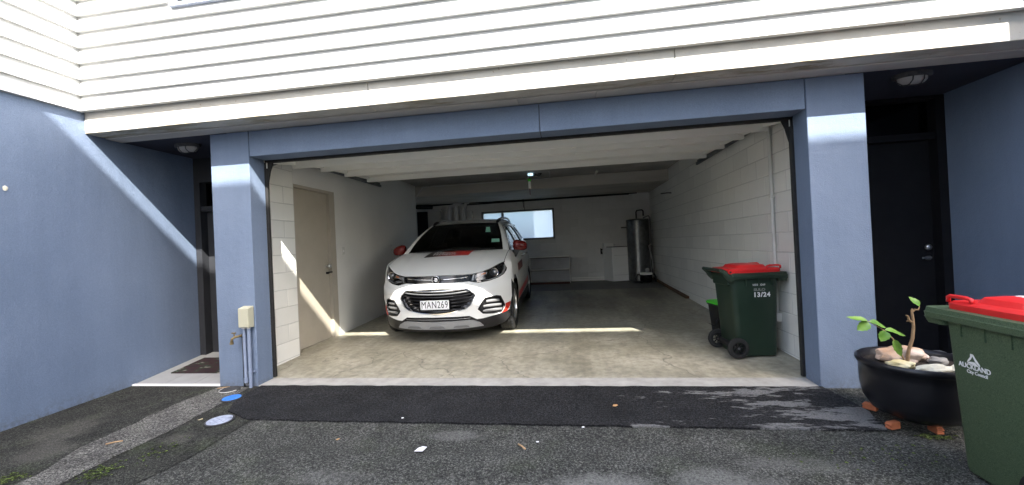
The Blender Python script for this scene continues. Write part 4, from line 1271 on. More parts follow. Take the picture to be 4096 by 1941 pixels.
# ================================================================ POT PLANT
PX, PY = 5.565, -0.600
pz = dz(PY) + 0.05
pot = empty('plant_pot', (PX, PY, pz), 'large black glazed pot on terracotta feet beside the right pillar', 'plant pot')
MB().lathe([(0, 0.0), (0.145, 0.0), (0.172, 0.008), (0.236, 0.045), (0.272, 0.11), (0.285, 0.19), (0.287, 0.27), (0.286, 0.318), (0.297, 0.326), (0.304, 0.340), (0.302, 0.358), (0.290, 0.366), (0.278, 0.360), (0.270, 0.345), (0.266, 0.32), (0.255, 0.29)], 64).build('bowl', 'pot_glaze', pot, True, 60)
MB().lathe([(0.266, 0.322), (0.22, 0.332), (0.12, 0.338), (0, 0.340)], 32).build('soil', 'soil', pot, True)
foot0 = None
for i, (fx, fy, lb) in enumerate(((5.41, -0.40, 'terracotta pot foot at the left, nearest the pillar'), (5.35, -0.680, 'terracotta pot foot at the front, plainest in view'), (5.555, -0.725, 'terracotta pot foot on the right in deep shade'))):
    a = math.atan2(fy - PY, fx - PX)
    if foot0 is None:
        g = MB()
        g.box(-0.045, 0.028, -0.018, 0.018, 0.0, 0.046, 0.005).tube([(0.026, -0.018, 0.030), (0.026, 0.018, 0.030)], 0.008, 8).tube([(0.026, -0.017, 0.011), (0.026, 0.017, 0.011)], 0.008, 8)
        foot0 = g.build('pot_foot', 'terracotta')
        fo = foot0
    else:
        fo = foot0.copy()
        COL.objects.link(fo)
    fo.location = (fx, fy, dz(fy) + 0.004)
    fo.rotation_euler = (0, 0, a)
    tag(fo, lb, 'pot foot', 'terracotta feet under the black pot')
def stone(c, sc, mat, label, seed, rz=0.0, tilt=0.0):
    rot = Matrix.Rotation(rz, 3, 'Z') @ Matrix.Rotation(tilt, 3, 'X')
    o = MB().ico((0, 0, 0), sc, 4, 0.35, 1.6, seed, rot).build('stone', mat, smooth=True, angle=28)
    o.location = c
    tag(o, label, 'stone', 'stones lying in the black pot')
sz = pz + 0.337
stone((PX - 0.055, PY + 0.045, sz + 0.035), (0.135, 0.065, 0.062), 'peach_stone', 'large peach and grey stone at the back of the pot', 1.3, R(-5))
stone((PX - 0.165, PY - 0.105, sz + 0.020), (0.062, 0.036, 0.030), 'yellow_stone', 'yellow veined stone at the left rim of the pot', 4.1, R(-28))
stone((PX - 0.055, PY - 0.19, sz + 0.018), (0.100, 0.036, 0.028), 'cream_stone', 'flat cream stone along the front rim of the pot', 7.7, R(6))
stone((PX + 0.10, PY - 0.175, sz + 0.018), (0.085, 0.030, 0.026), 'cream_stone', 'pale wedge shaped stone at the right front of the pot', 9.2, R(18))
stone((PX + 0.09, PY - 0.035, sz + 0.018), (0.045, 0.032, 0.028), 'grey_stone', 'small smooth grey pebble beside the stem in the pot', 2.2, R(-20))
pln = empty('young_plant', (PX, PY - 0.02, sz), 'bare young stem with a few bright green leaves growing in the black pot', 'plant')
def pw(o): return P(o, pln)
SX, SK = -0.02, 0.84
def sp_(pts): return [(x + SX, y, 0.31 + (z - 0.31) * SK) for x, y, z in pts]
st_ = sp_([(5.508, -0.63, 0.31), (5.508, -0.63, 0.40), (5.520, -0.63, 0.49), (5.545, -0.63, 0.58), (5.553, -0.63, 0.66), (5.553, -0.63, 0.72), (5.549, -0.63, 0.785), (5.553, -0.63, 0.80)])
pw(MB().tube(st_, 0.0098, 10, taper=[1.15, 1.05, 1, 0.95, 0.85, 0.75, 0.65, 0.45]).build('stem', 'bark', smooth=True))
pw(MB().tube(sp_([(5.547, -0.63, 0.70), (5.530, -0.632, 0.712), (5.523, -0.633, 0.745), (5.513, -0.633, 0.752)]), 0.0075, 8, taper=[1, .9, .75, .5]).tube(sp_([(5.530, -0.632, 0.712), (5.517, -0.63, 0.708)]), 0.0035, 6).build('stub', 'bark', smooth=True))
pw(MB().tube(sp_([(5.551, -0.63, 0.775), (5.568, -0.628, 0.792), (5.588, -0.627, 0.790), (5.595, -0.627, 0.815)]), 0.0055, 8, taper=[1, 1, .8, .4]).build('twig', 'bark', smooth=True))
tw = [(5.488, -0.635, 0.350), (5.440, -0.65, 0.450), (5.390, -0.665, 0.545), (5.335, -0.675, 0.600), (5.240, -0.69, 0.660)]
pw(MB().tube(tw, 0.004, 6, taper=[1.2, 1, .9, .7, .4]).build('side_shoot', 'twig', smooth=True))
def leaf(base, d, ln, wd, nrm, curl=0.15):
    d = Vector(d).normalized()
    nrm = Vector(nrm)
    sd_ = d.cross(nrm).normalized()
    up_ = sd_.cross(d).normalized()
    v, f = [], []
    n = 9
    for i in range(n + 1):
        t = i / n
        wid = wd * (math.sin(math.pi * t ** 0.8) ** 0.8) * 0.5 + 0.0005
        for k in (-1, -0.5, 0, 0.5, 1):
            ed = 1 + (0.10 if i % 2 else -0.06) * (abs(k) == 1)
            p = Vector(base) + d * ln * t + sd_ * wid * k * ed + up_ * (abs(k) * wid * 0.35 - curl * ln * t * t + 0.004 * math.sin(7 * t) * abs(k))
            v.append(p)
    for i in range(n):
        for k in range(4):
            a = i * 5 + k
            f.append((a, a + 1, a + 6, a + 5))
    return pw(add('leaf', v, f, 'leaf_green', None, True))
leaf((5.240, -0.69, 0.660), (-1, -0.10, 0.32), 0.130, 0.036, (0.2, -0.7, 1), 0.1)
leaf((5.246, -0.69, 0.656), (0.93, 0.1, -0.26), 0.115, 0.048, (0.0, -0.8, 1))
leaf((5.242, -0.69, 0.652), (-0.80, -0.2, -0.45), 0.085, 0.058, (-0.2, -1, 0.3))
leaf((5.340, -0.675, 0.600), (0.96, 0.1, -0.20), 0.140, 0.046, (0.1, -0.7, 1))
leaf((5.345, -0.675, 0.594), (-0.40, -0.2, -0.60), 0.072, 0.058, (-0.2, -1, 0.2))
leaf((5.395, -0.665, 0.540), (0.30, -0.1, -1), 0.115, 0.042, (-0.4, -1, 0.0))
leaf(sp_([(5.595, -0.627, 0.815)])[0], (-0.62, -0.1, 0.75), 0.085, 0.042, (0.4, -1, 0.4))

# ================================================================ LITTER
def flat_bit(name, x, y, pts, mat, label, cat, z=0.016, group=None, fold=0.004):
    v = [(px, py, fold * math.sin(40 * px + 31 * py)) for px, py in pts]
    n = len(v)
    v += [(a, b_, c - 0.0015) for a, b_, c in v]
    o = add(name, v, [tuple(range(n)), tuple(range(n, 2 * n))[::-1]] + [(k, k + n, (k + 1) % n + n, (k + 1) % n) for k in range(n)], mat)
    o.location = (x, y, dz(y) + z)
    return tag(o, label, cat, group)
flat_bit('paper_scrap', 2.437, -1.053, [(-0.034, -0.022), (0.022, -0.026), (0.035, 0.022), (0.004, 0.028), (-0.022, 0.016)], 'paper', 'crumpled white scrap of paper in the middle of the driveway', 'paper', 0.008)
flat_bit('dry_leaf', 3.705, -0.411, [(-0.02, -0.008), (0.0, -0.016), (0.02, -0.004), (0.012, 0.012), (-0.012, 0.014)], 'dry_leaf', 'dry tan leaf on the dark asphalt strip before the garage', 'leaf', 0.022)
flat_bit('dry_leaf', 0.527, -0.719, [(-0.02, -0.006), (0.0, -0.01), (0.022, 0.0), (0.004, 0.011)], 'yellow_stone', 'yellow fallen leaf beside the pale blue access cover', 'leaf', 0.016)
flat_bit('dry_leaf', 1.815, -0.951, [(-0.014, -0.004), (0.004, -0.01), (0.015, 0.004), (-0.004, 0.011)], 'dry_leaf', 'small orange leaf on the driveway left of the paper scrap', 'leaf', 0.006)
def stick(a, b_, r, label):
    t = empty('twig', a, label, 'twig')
    P(MB().tube([a, ((a[0] + b_[0]) / 2, (a[1] + b_[1]) / 2 + 0.003, (a[2] + b_[2]) / 2 + 0.002), b_], r, 6).build('stick', 'twig', smooth=True), t)
stick((3.045, -0.965, dz(-0.965) + 0.006), (3.095, -1.022, dz(-1.0) + 0.007), 0.005, 'straight tan twig on the driveway right of the paper scrap')
stick((0.06, -0.09, 0.010), (0.16, -0.055, 0.013), 0.004, 'pale twig lying by the black gully at the pillar foot')
stick((0.17, -1.10, dz(-1.1) + 0.012), (0.245, -1.05, dz(-1.05) + 0.012), 0.004, 'brown twig on the grey strip in the driveway')
for i, (x, y, lb) in enumerate(((2.146, -0.65, 'white chip at the front edge of the dark strip, left of centre'), (3.457, -0.722, 'white chip at the front edge of the dark strip, right of centre'), (3.163, -0.926, 'tiny white chip on the driveway beside the tan twig'))):
    o = MB().ico((0, 0, 0), (0.011, 0.008, 0.004), 1, 0.4, 2, i).build('chip', 'paper')
    o.location = (x, y, dz(y) + (0.016 if i == 0 else 0.004))
    tag(o, lb, 'chip', 'white chips on the driveway')

# ================================================================ CAR
car = empty('parked_car', (1.773, 1.28, 0.0401), 'white compact SUV with red mirrors parked nose out in the garage', 'car')
car.rotation_euler = (math.atan(GS), 0, R(1.0))
CW = 0.90
cplan = lambda x: 0.45 * (abs(x) / CW) ** 2.6 + 0.08 * (abs(x) / CW) ** 6
VZ = ([.15, .2, .30, .40, .52, .685, .74, .80, .88, .96, 1.0], [.075, .045, .02, .015, .0, .0, .04, .065, .09, .13, .15])
cvp = lambda z: interp(z, *VZ)
CF = lambda x, z: cplan(x) + cvp(z)
AY, AZ, AR, AH = 0.855, 0.335, 0.385, 0.425        # front arch
BY = 3.375                             # rear axle
def onF(d=0.0):
    """front skin pushed back by d"""
    return lambda x, z: (x, CF(x, z) + d, z)
def inv_plan(y, z):
    lo, hi = 0.3, CW
    if CF(CW, z) <= y: return CW
    for _ in range(30):
        mid_ = (lo + hi) / 2
        if CF(mid_, z) < y: lo = mid_
        else: hi = mid_
    return lo
def belt(y): return interp(y, [0.9, 1.2, 3.0, 3.6], [1.06, 1.075, 1.13, 1.15])
def CS(y, z):
    """half width of the flank"""
    x = interp(z, [.15, .25, .38, .5, .7, .85, .95, 1.02, 1.06, 1.09, 1.13], [.855, .872, .89, .899, .90, .893, .880, .862, .845, .828, .800])
    if z > belt(y) - 0.01:
        b_ = belt(y)
        t = (z - b_) / (1.50 - b_)
        x = min(x, 0.815 + (0.612 - 0.815) * max(0, t) - 0.02 * math.sin(math.pi * max(0, min(1, t))) * -1)
    if y < 0.75: x = min(x, inv_plan(y, min(z, .98)))
    if y > 3.2: x *= 1 - 0.10 * ((y - 3.2) / 1.05) ** 2
    return x
def both(fn):
    for s in (1, -1): fn(s)
def mir(pts, s): return [(p[0] * s, p[1]) for p in pts]
def sym(half): return half + [(-x, z) for x, z in half[::-1] if abs(x) > 1e-6]

# outlines on the nose, right half from the middle outwards
HEAD = [(.41, .770), (.44, .857), (.575, .882), (.645, .906), (.706, .938), (.79, .974), (.83, .965), (.838, .912), (.828, .86), (.80, .817), (.735, .780), (.64, .756), (.525, .745)]
UGR = [(0, .862), (.22, .861), (.43, .858), (.405, .772), (.2, .768), (0, .768)]
LGR = [(0, .690), (.385, .690), (.46, .627), (.476, .592), (.418, .485), (.355, .440), (.19, .409), (.08, .396), (0, .392)]
FOG = [(.585, .556), (.72, .566), (.765, .550), (.790, .478), (.808, .415), (.765, .336), (.69, .335), (.555, .356), (.498, .42), (.537, .488)]
def arch_x(z):
    yy = AY - AR * math.sqrt(max(0, 1 - ((z - AZ) / AH) ** 2))
    return min(0.885, inv_plan(yy, z))
arch_pts = [(arch_x(z), z) for z in lin(0.345, 0.66, 12)]
LOW = [(0, .352), (.40, .350), (.484, .300), (.555, .300), (.76, .325)]
top_edge = [(0, .766), (.2, .766), (.405, .770), (.525, .743), (.64, .754), (.735, .778), (.802, .815), (.83, .86), (.84, .912), (.833, .968), (.885, .955), (.886, .80)]
half = top_edge + arch_pts[::-1] + LOW[::-1]
half = [p for p in half]
outer = half[:-1] + [(0, .352)] + [(-x, z) for x, z in half[::-1][1:] if abs(x) > 1e-6]
patch('front_bumper', outer, onF(), 'car_white', car, holes=[sym(LGR), FOG, [(-x, z) for x, z in FOG]], step=0.026)
# black lower bumper and skid plate
lb = [(0, .351), (.40, .349), (.484, .299), (.555, .299), (.76, .324), (arch_x(.345) - .002, .344), (arch_x(.30), .30), (arch_x(.25) - .005, .25), (.80, .20), (.70, .168), (.5, .160), (.2, .157), (0, .157)]
patch('lower_bumper', sym(lb), onF(0.004), 'black_plastic', car, step=0.03, wall=(0, .05, 0))
patch('lower_intake', sym([(0, .345), (.39, .343), (.45, .31), (.40, .296), (.31, .300), (0, .293)]), onF(-0.002), 'gloss_black', car, step=0.03)
both(lambda s: None)
MB().tube([(x, CF(x, .322) - .006, .322) for x in lin(-.41, .41, 15)], .004, 6).build('intake_slat', 'slat_grey', car)
sk = [(0, .294), (.31, .301), (.40, .301), (.45, .288), (.515, .255), (.553, .206), (.30, .198), (0, .196)]
patch('skid_plate', sym(sk), onF(-0.022), 'silver_plastic', car, step=0.025, wall=(0, .035, 0))
for x0 in (-.30, 0, .30):
    pt_ = [(x0 - .10, .212), (x0 - .085, .235), (x0 - .06, .243), (x0 + .06, .243), (x0 + .085, .235), (x0 + .10, .212)]
    patch('skid_tab', pt_, onF(-0.030), 'slat_grey', car, step=0.03, wall=(0, .012, 0))
# red corner graphics
def redc(s):
    a = mir([(.806, .436), (.84, .444), (arch_x(.452) - .003, .452), (arch_x(.39) - .003, .390), (.845, .372), (.822, .335), (.80, .3315), (.765, .3265), (.752, .3255), (.768, .334), (.80, .385), (.811, .415)], s)
    patch('red_corner', a, onF(-0.003), 'red_film', car, step=0.02)
both(redc)
# lower grille: deep dark box, slats, bright surround, plate
patch('grille_back', sym(LGR), onF(0.075), 'gloss_black', car, step=0.05)
def ring_patch(name, outl, d0, d1, grow, mat):
    n = len(outl)
    cx = sum(p[0] for p in outl) / n
    cz = sum(p[1] for p in outl) / n
    o_ = dens(outl, .025)
    def off(p, g):
        vx, vz = p[0] - cx, p[1] - cz
        l = math.hypot(vx, vz)
        return (p[0] + vx / l * g, p[1] + vz / l * g * 1.0)
    rows = []
    for g, d in ((grow, 0.001), (grow * .6, -.010), (-grow * .3, -.008), (-grow * .5, d1)):
        rows.append([(q[0], CF(q[0], q[1]) + d, q[1]) for q in (off(p, g) for p in o_)])
    m_ = len(o_)
    v = [p for r_ in rows for p in r_]
    f = [(i * m_ + k, i * m_ + (k + 1) % m_, (i + 1) * m_ + (k + 1) % m_, (i + 1) * m_ + k) for i in range(3) for k in range(m_)]
    o = add(name, v, f, mat, car, True)
    o.data.set_sharp_from_angle(angle=R(50))
    return o
ring_patch('grille_surround', sym(LGR), 0, .075, .014, 'chrome')
def lgr_half(z):
    pts = [(p[1], p[0]) for p in LGR[1:]][::-1]
    return interp(z, [p[0] for p in pts], [p[1] for p in pts])
for k, z in enumerate((.665, .630, .590, .550, .510, .470, .432)):
    hw = lgr_half(z) - .012
    xs = lin(-hw, hw, 21)
    v, f = [], []
    for x in xs:
        zz = z + 0.03 * (x / .45) ** 2 * (1 if k < 6 else .6)
        y = CF(x, z)
        v += [(x, y + .018, zz + .010), (x, y + .012, zz - .004), (x, y + .05, zz - .012)]
    for i in range(20):
        a = i * 3
        f += [(a, a + 1, a + 4, a + 3), (a + 1, a + 2, a + 5, a + 4)]
    add('grille_slat', v, f, 'chrome' if k == 0 else 'slat_grey' if k == 1 else 'gloss_black', car, True)
plate = empty('number_plate', (0, 0, 0))
plate.parent = car
P_ = MB()
P_.box(-.188, .188, -.034, -.028, .450, .574, .004)
P_.build('plate_frame', 'gloss_black', plate)
MB().box(-.180, .180, -.038, -.033, .458, .570, .003).build('plate_sheet', 'plate_white', plate)
PM = Matrix(((1, 0, 0, 0), (0, 0, -1, -.0385), (0, 1, 0, .513), (0, 0, 0, 1)))
text('lettering', 'MAN269', 0.120, 'print_black', plate, PM, extrude=.0012, sx=.70, bold=.0, spacing=1.12)
for x in (-.10, .10, -.165, .165):
    MB().lathe([(0, -.041), (.004, -.040), (.005, -.037)], 8, (x, 0, .558 if abs(x) < .12 else .466), 'y').build('screw', 'slat_grey', plate)
# upper grille bar, badge
patch('upper_grille', sym(UGR), onF(0.022), 'gloss_black', car, step=0.03, wall=(0, -.02, 0))
for s in (1, -1):
    MB().tube([(s * x, CF(x, .815) + .008, .806 + .020 * (x / .4) ** 2) for x in lin(.062, .395, 10)], .0065, 8).build('grille_bar', 'chrome', car, True)
bd_ = empty('badge', (0, 0, 0))
bd_.parent = car
by_ = CF(0, .812)
BT = Matrix.Translation((0.0, by_ - .010, .811))
MB().lathe([(.040, .0), (.046, -.008), (.050, -.006), (.051, .004), (.038, .004), (.040, .0)], 36, (0, by_ - .010, .811), 'y').build('ring', 'chrome', bd_, True, 50)
MB().lathe([(.041, .0), (0, -.001)], 30, (0, by_ - .010, .811), 'y').build('disc', 'gloss_black', bd_, True)
lion = MB()
for c, s_ in (((.004, .014), (.016, .010)), ((.014, .002), (.012, .016)), ((-.010, .016), (.012, .006)), ((-.012, -.006), (.018, .005)), ((.0, -.018), (.015, .007)), ((.018, -.014), (.010, .006)), ((-.006, .004), (.008, .008))):
    lion.ico((c[0], by_ - .014, .811 + c[1]), (s_[0], .006, s_[1]), 2)
lion.build('relief', 'chrome', bd_, True)
# fog recesses with slats
def fog(s):
    a = mir(FOG, s)
    patch('fog_recess', a, onF(.055), 'black_plastic', car, step=0.04, wall=(0, -.055, 0))
    n = len(FOG)
    rimo = dens(a, .025)
    cx = sum(p[0] for p in a) / n
    cz = sum(p[1] for p in a) / n
    rows = []
    for g, d in ((1.0, -.001), (.97, -.008), (.88, -.002), (.86, .03)):
        rows.append([(lambda x, z: (x, CF(x, z) + d, z))(cx + (p[0] - cx) * g, cz + (p[1] - cz) * g) for p in rimo])
    m_ = len(rimo)
    add('fog_rim', [p for r_ in rows for p in r_], [(i * m_ + k, i * m_ + (k + 1) % m_, (i + 1) * m_ + (k + 1) % m_, (i + 1) * m_ + k) for i in range(3) for k in range(m_)], 'black_plastic', car, True)
    for z, xa, xb in ((.508, .600, .745), (.448, .565, .765), (.388, .555, .765)):
        v, f = [], []
        for x in lin(xa, xb, 8):
            t = (x - xa) / (xb - xa)
            y = CF(x, z)
            hh = .019 * (0.35 + 0.65 * math.sin(math.pi * min(1, .15 + t * .75)))
            v += [(s * x, y + .020, z + hh - .01 * t), (s * x, y + .006, z - .004 - .008 * t), (s * x, y + .03, z - .020 - .008 * t)]
        for i in range(7):
            a_ = i * 3
            f += [(a_, a_ + 1, a_ + 4, a_ + 3), (a_ + 1, a_ + 2, a_ + 5, a_ + 4)]
        add('fog_slat', v, f, 'slat_mid', car, True)
both(fog)
# headlights
def head(s):
    h = empty('headlight', (0, 0, 0))
    h.parent = car
    a = mir(HEAD, s)
    patch('housing', a, onF(.045), 'gloss_black', h, step=0.03, wall=(0, -.045, 0))
    lx, lz = .692, .850
    ly = CF(lx, lz)
    ndir = Vector((.35 * s, -1, 0.05)).normalized()
    T = Matrix.Translation((s * lx, ly + .012, lz)) @ ndir.to_track_quat('Z', 'Y').to_matrix().to_4x4()
    g = MB()
    g.lathe([(.044, -.03), (.046, .004), (.052, .008), (.055, .002), (.055, -.03)], 32)
    bmesh.ops.transform(g.bm, matrix=T, verts=g.bm.verts)
    g.build('lens_ring', 'chrome', h, True, 50)
    g = MB()
    g.lathe([(0, .010), (.02, .008), (.036, -.002), (.043, -.016)], 28)
    bmesh.ops.transform(g.bm, matrix=T, verts=g.bm.verts)
    g.build('projector', 'steel_dark', h, True)
    g = MB()
    g.lathe([(.043, -.012), (.045, -.02), (.02, -.03), (0, -.03)], 28)
    bmesh.ops.transform(g.bm, matrix=T, verts=g.bm.verts)
    g.build('bowl', 'amber', h, True)
    patch('indicator', mir([(.470, .800), (.475, .836), (.555, .858), (.610, .866), (.605, .838), (.54, .822)], s), onF(.022), 'slat_mid', h, step=.03, wall=(0, .02, 0))
    patch('indicator_lens', mir([(.535, .828), (.545, .852), (.600, .862), (.598, .842)], s), onF(.018), 'amber', h, step=.03)
    patch('blade', mir([(.437, .782), (.449, .848), (.466, .846), (.456, .778)], s), onF(.006), 'silver_plastic', h, step=.03, wall=(0, .02, 0))
    patch('blade', mir([(.462, .792), (.55, .800), (.60, .790), (.56, .773), (.50, .778)], s), onF(.016), 'slat_mid', h, step=.03, wall=(0, .02, 0))
    patch('day_light', mir([(.560, .768), (.64, .772), (.72, .792), (.775, .830), (.795, .88), (.797, .93), (.815, .94), (.818, .88), (.795, .822), (.735, .785), (.64, .762)], s), onF(.014), 'silver_plastic', h, step=.025, wall=(0, .02, 0))
    patch('cover', a, onF(.002), 'lens_clear', h, step=0.03)
both(head)

# bonnet: from the nose edge (s = 0) to the screen (s = 1)
def z_top(x): return interp(abs(x), [0, .43, .44, .575, .645, .706, .79, .83], [.862, .859, .860, .884, .908, .940, .976, .985])
def hood(x, s):
    ax = abs(x)
    y0 = CF(ax, z_top(ax))
    y1 = .93 + .14 * (ax / .72) ** 2
    z1 = 1.120 - .004 * (ax / .7) ** 2
    crown = -.012 * max(0, (ax - .60) / .2) ** 2 * s
    y = y0 + (y1 - y0) * s
    z = z_top(ax) + (z1 - z_top(ax)) * (1 - (1 - s) ** 1.45) + crown
    crease = .008 * math.exp(-((ax - (.50 + .06 * s)) / .035) ** 2) * math.sin(math.pi * min(1, s * 1.1)) ** .5 if s < .9 else 0
    return (x, y, z + crease)
hood_o = grid('bonnet', lambda x, s: hood(x, s), lin(-.80, .80, 49), [0, .015, .04] + lin(.08, 1, 22), 'car_white', car)
def hood_lip(x, t):
    p = hood(x, 0)
    return (p[0], p[1] + (.0 if t == 0 else .012 if t == 1 else .04), p[2] - (0 if t == 0 else .008 if t == 1 else .010))
grid('bonnet_lip', hood_lip, lin(-.80, .80, 49), [0, 1, 2], 'car_white', car)
# fender tops and shoulders run from the bonnet edge out to the flank
def shoulder(s):
    def f(s_, t):
        p = hood(.803, s_)
        y = p[1]
        zb = .945 + .02 * s_
        xb = CS(max(y, .46), zb)
        a = t * math.pi / 2
        return (s * (.803 + (xb - .803) * math.sin(a)), y, zb + (p[2] - zb) * math.cos(a))
    grid('fender', f, lin(0, 1, 16), lin(0, 1, 7), 'car_white', car)
both(shoulder)
for s_ in (1, -1):
    MB().tube([(s_ * .8045, hood(.803, q)[1], hood(.803, q)[2] - .0015) for q in lin(.0, .98, 18)], .0032, 6).build('bonnet_gap', 'rubber', car)
# sticker on the bonnet
def hood_yz(x, y, lift=.003):
    lo, hi = 0.0, 1.0
    for _ in range(24):
        m_ = (lo + hi) / 2
        if hood(x, m_)[1] < y: lo = m_
        else: hi = m_
    p = hood(x, lo)
    return (x, p[1], p[2] + lift)
patch('bonnet_sticker', [(-.345, .640), (.285, .665), (.315, .930), (-.30, .923)], hood_yz, 'bonnet_print', car, step=.04)
def lay(p):
    return Vector(hood_yz(p.x - .235, .800 + p.y, .0050 + p.z))
text('lettering', 'The\nProperty\nManagers', .092, 'print_white', car, None, extrude=.0, sx=.95, align='LEFT', bold=.0, warp=lay)

# screen, pillars, roof
def ws(u, t):
    """windscreen: u -1..1 across, t 0 (foot) .. 1 (roof)"""
    hw = .715 + (.548 - .715) * t - .012 * math.sin(math.pi * t) * -1
    au = abs(u)
    y0 = .945 + .12 * au ** 2
    y1 = 1.69 + .09 * au ** 2
    z0 = 1.112 + .012 * au ** 2
    z1 = 1.538 - .016 * au ** 2
    tt = t
    return (u * hw, y0 + (y1 - y0) * tt, z0 + (z1 - z0) * tt + .028 * math.sin(math.pi * tt))
grid('windscreen', lambda u, t: ws(u, t), lin(-1, 1, 33), lin(0.05, .985, 14), 'windscreen_glass', car)
def frit(p0, p1, q0, q1, nm):
    def f(a, b_):
        p = ws(a, b_)
        return (p[0], p[1] + .006, p[2] - .002)
    grid(nm, f, lin(p0, p1, 20), lin(q0, q1, 6), 'gloss_black', car)
frit(-1, -.93, 0, 1, 'screen_border')
frit(.93, 1, 0, 1, 'screen_border')
frit(-1, 1, .955, 1, 'screen_border')
frit(-1, 1, 0, .13, 'screen_border')
grid('cowl', lambda u, t: (u * (.715 + .01 * t), hood(u * .715, 1)[1] - .015 + .05 * t, hood(u * .715, 1)[2] - .004 - .006 * (1 - t) + .003), lin(-1, 1, 25), lin(0, 1, 3), 'black_plastic', car)
for x0, x1 in ((-.62, .02), (-.05, .60)):
    MB().tube([(x0, .99, 1.125), ((x0 + x1) / 2, .965, 1.133), (x1, 1.0, 1.14)], .007, 6).build('wiper', 'black_plastic', car)
CANTX = .608
def cant(y): return interp(y, [1.0, 1.75, 2.2, 2.9, 3.5, 4.0], [1.49, 1.492, 1.522, 1.530, 1.505, 1.46])
def roofz(x, y):
    zr = interp(y, [1.69, 1.9, 2.2, 2.5, 2.9, 3.3, 3.7, 4.0], [1.540, 1.572, 1.608, 1.622, 1.622, 1.604, 1.570, 1.53])
    ax = abs(x)
    return zr - .022 * (ax / .55) ** 2
def roof(u, y):
    hw = .60 * (1 - .08 * max(0, (y - 3.0)) ** 2 / 1.0)
    x = u * hw
    au = abs(u)
    yy = y if y > 1.75 else 1.69 + .09 * au ** 2
    z = roofz(x, yy)
    if au > .88:
        t = (au - .88) / .12
        z = z + (cant(yy) + .012 - z) * t ** 1.8
    return (x, yy, z)
grid('roof', roof, lin(-1, 1, 41), [1.69] + lin(1.80, 4.02, 26), 'car_white', car)
def rail(s):
    pts = [(s * interp(y, [1.8, 2.2, 3.0, 3.7], [.535, .548, .55, .52]), y, roofz(.54, y) + h) for y, h in ((1.80, .0), (1.86, .016), (1.98, .027), (2.3, .032), (3.0, .032), (3.45, .026), (3.6, .0))]
    ro = MB().tube(pts, .017, 10, taper=[.8, 1, 1, 1, 1, 1, .7]).build('roof_rail', 'silver_plastic', car, True, 60)
    MB().tube([Vector(pts[0]) + Vector((0, -.03, -.012)), Vector(pts[0]), Vector(pts[1]) - Vector((0, 0, .004)), Vector(pts[2]) - Vector((0, 0, .008)), Vector(pts[2]) + Vector((0, .09, -.010))], .024, 10, taper=[.4, .9, 1.1, 1.15, .9]).build('rail_foot', 'black_plastic', ro, True, 60)
both(rail)
# A pillars: white strip between screen and side glass
def apil(s):
    def f(t, u):
        a = Vector(ws(1, t))
        yy = 1.07 + (1.80 - 1.07) * t
        zz = 1.105 + (1.492 - 1.105) * t + .02 * math.sin(math.pi * t)
        b_ = Vector((CS(yy, zz) if t < .5 else interp(t, [.5, 1], [CS(1.435, 1.31), CANTX]), yy, zz))
        p = a.lerp(b_, u) + Vector((.012, -.010, .008)) * math.sin(math.pi * u)
        return (s * p.x, p.y, p.z)
    grid('front_pillar', f, lin(-.04, 1.0, 20), lin(0, 1, 6), 'car_white', car)
both(apil)
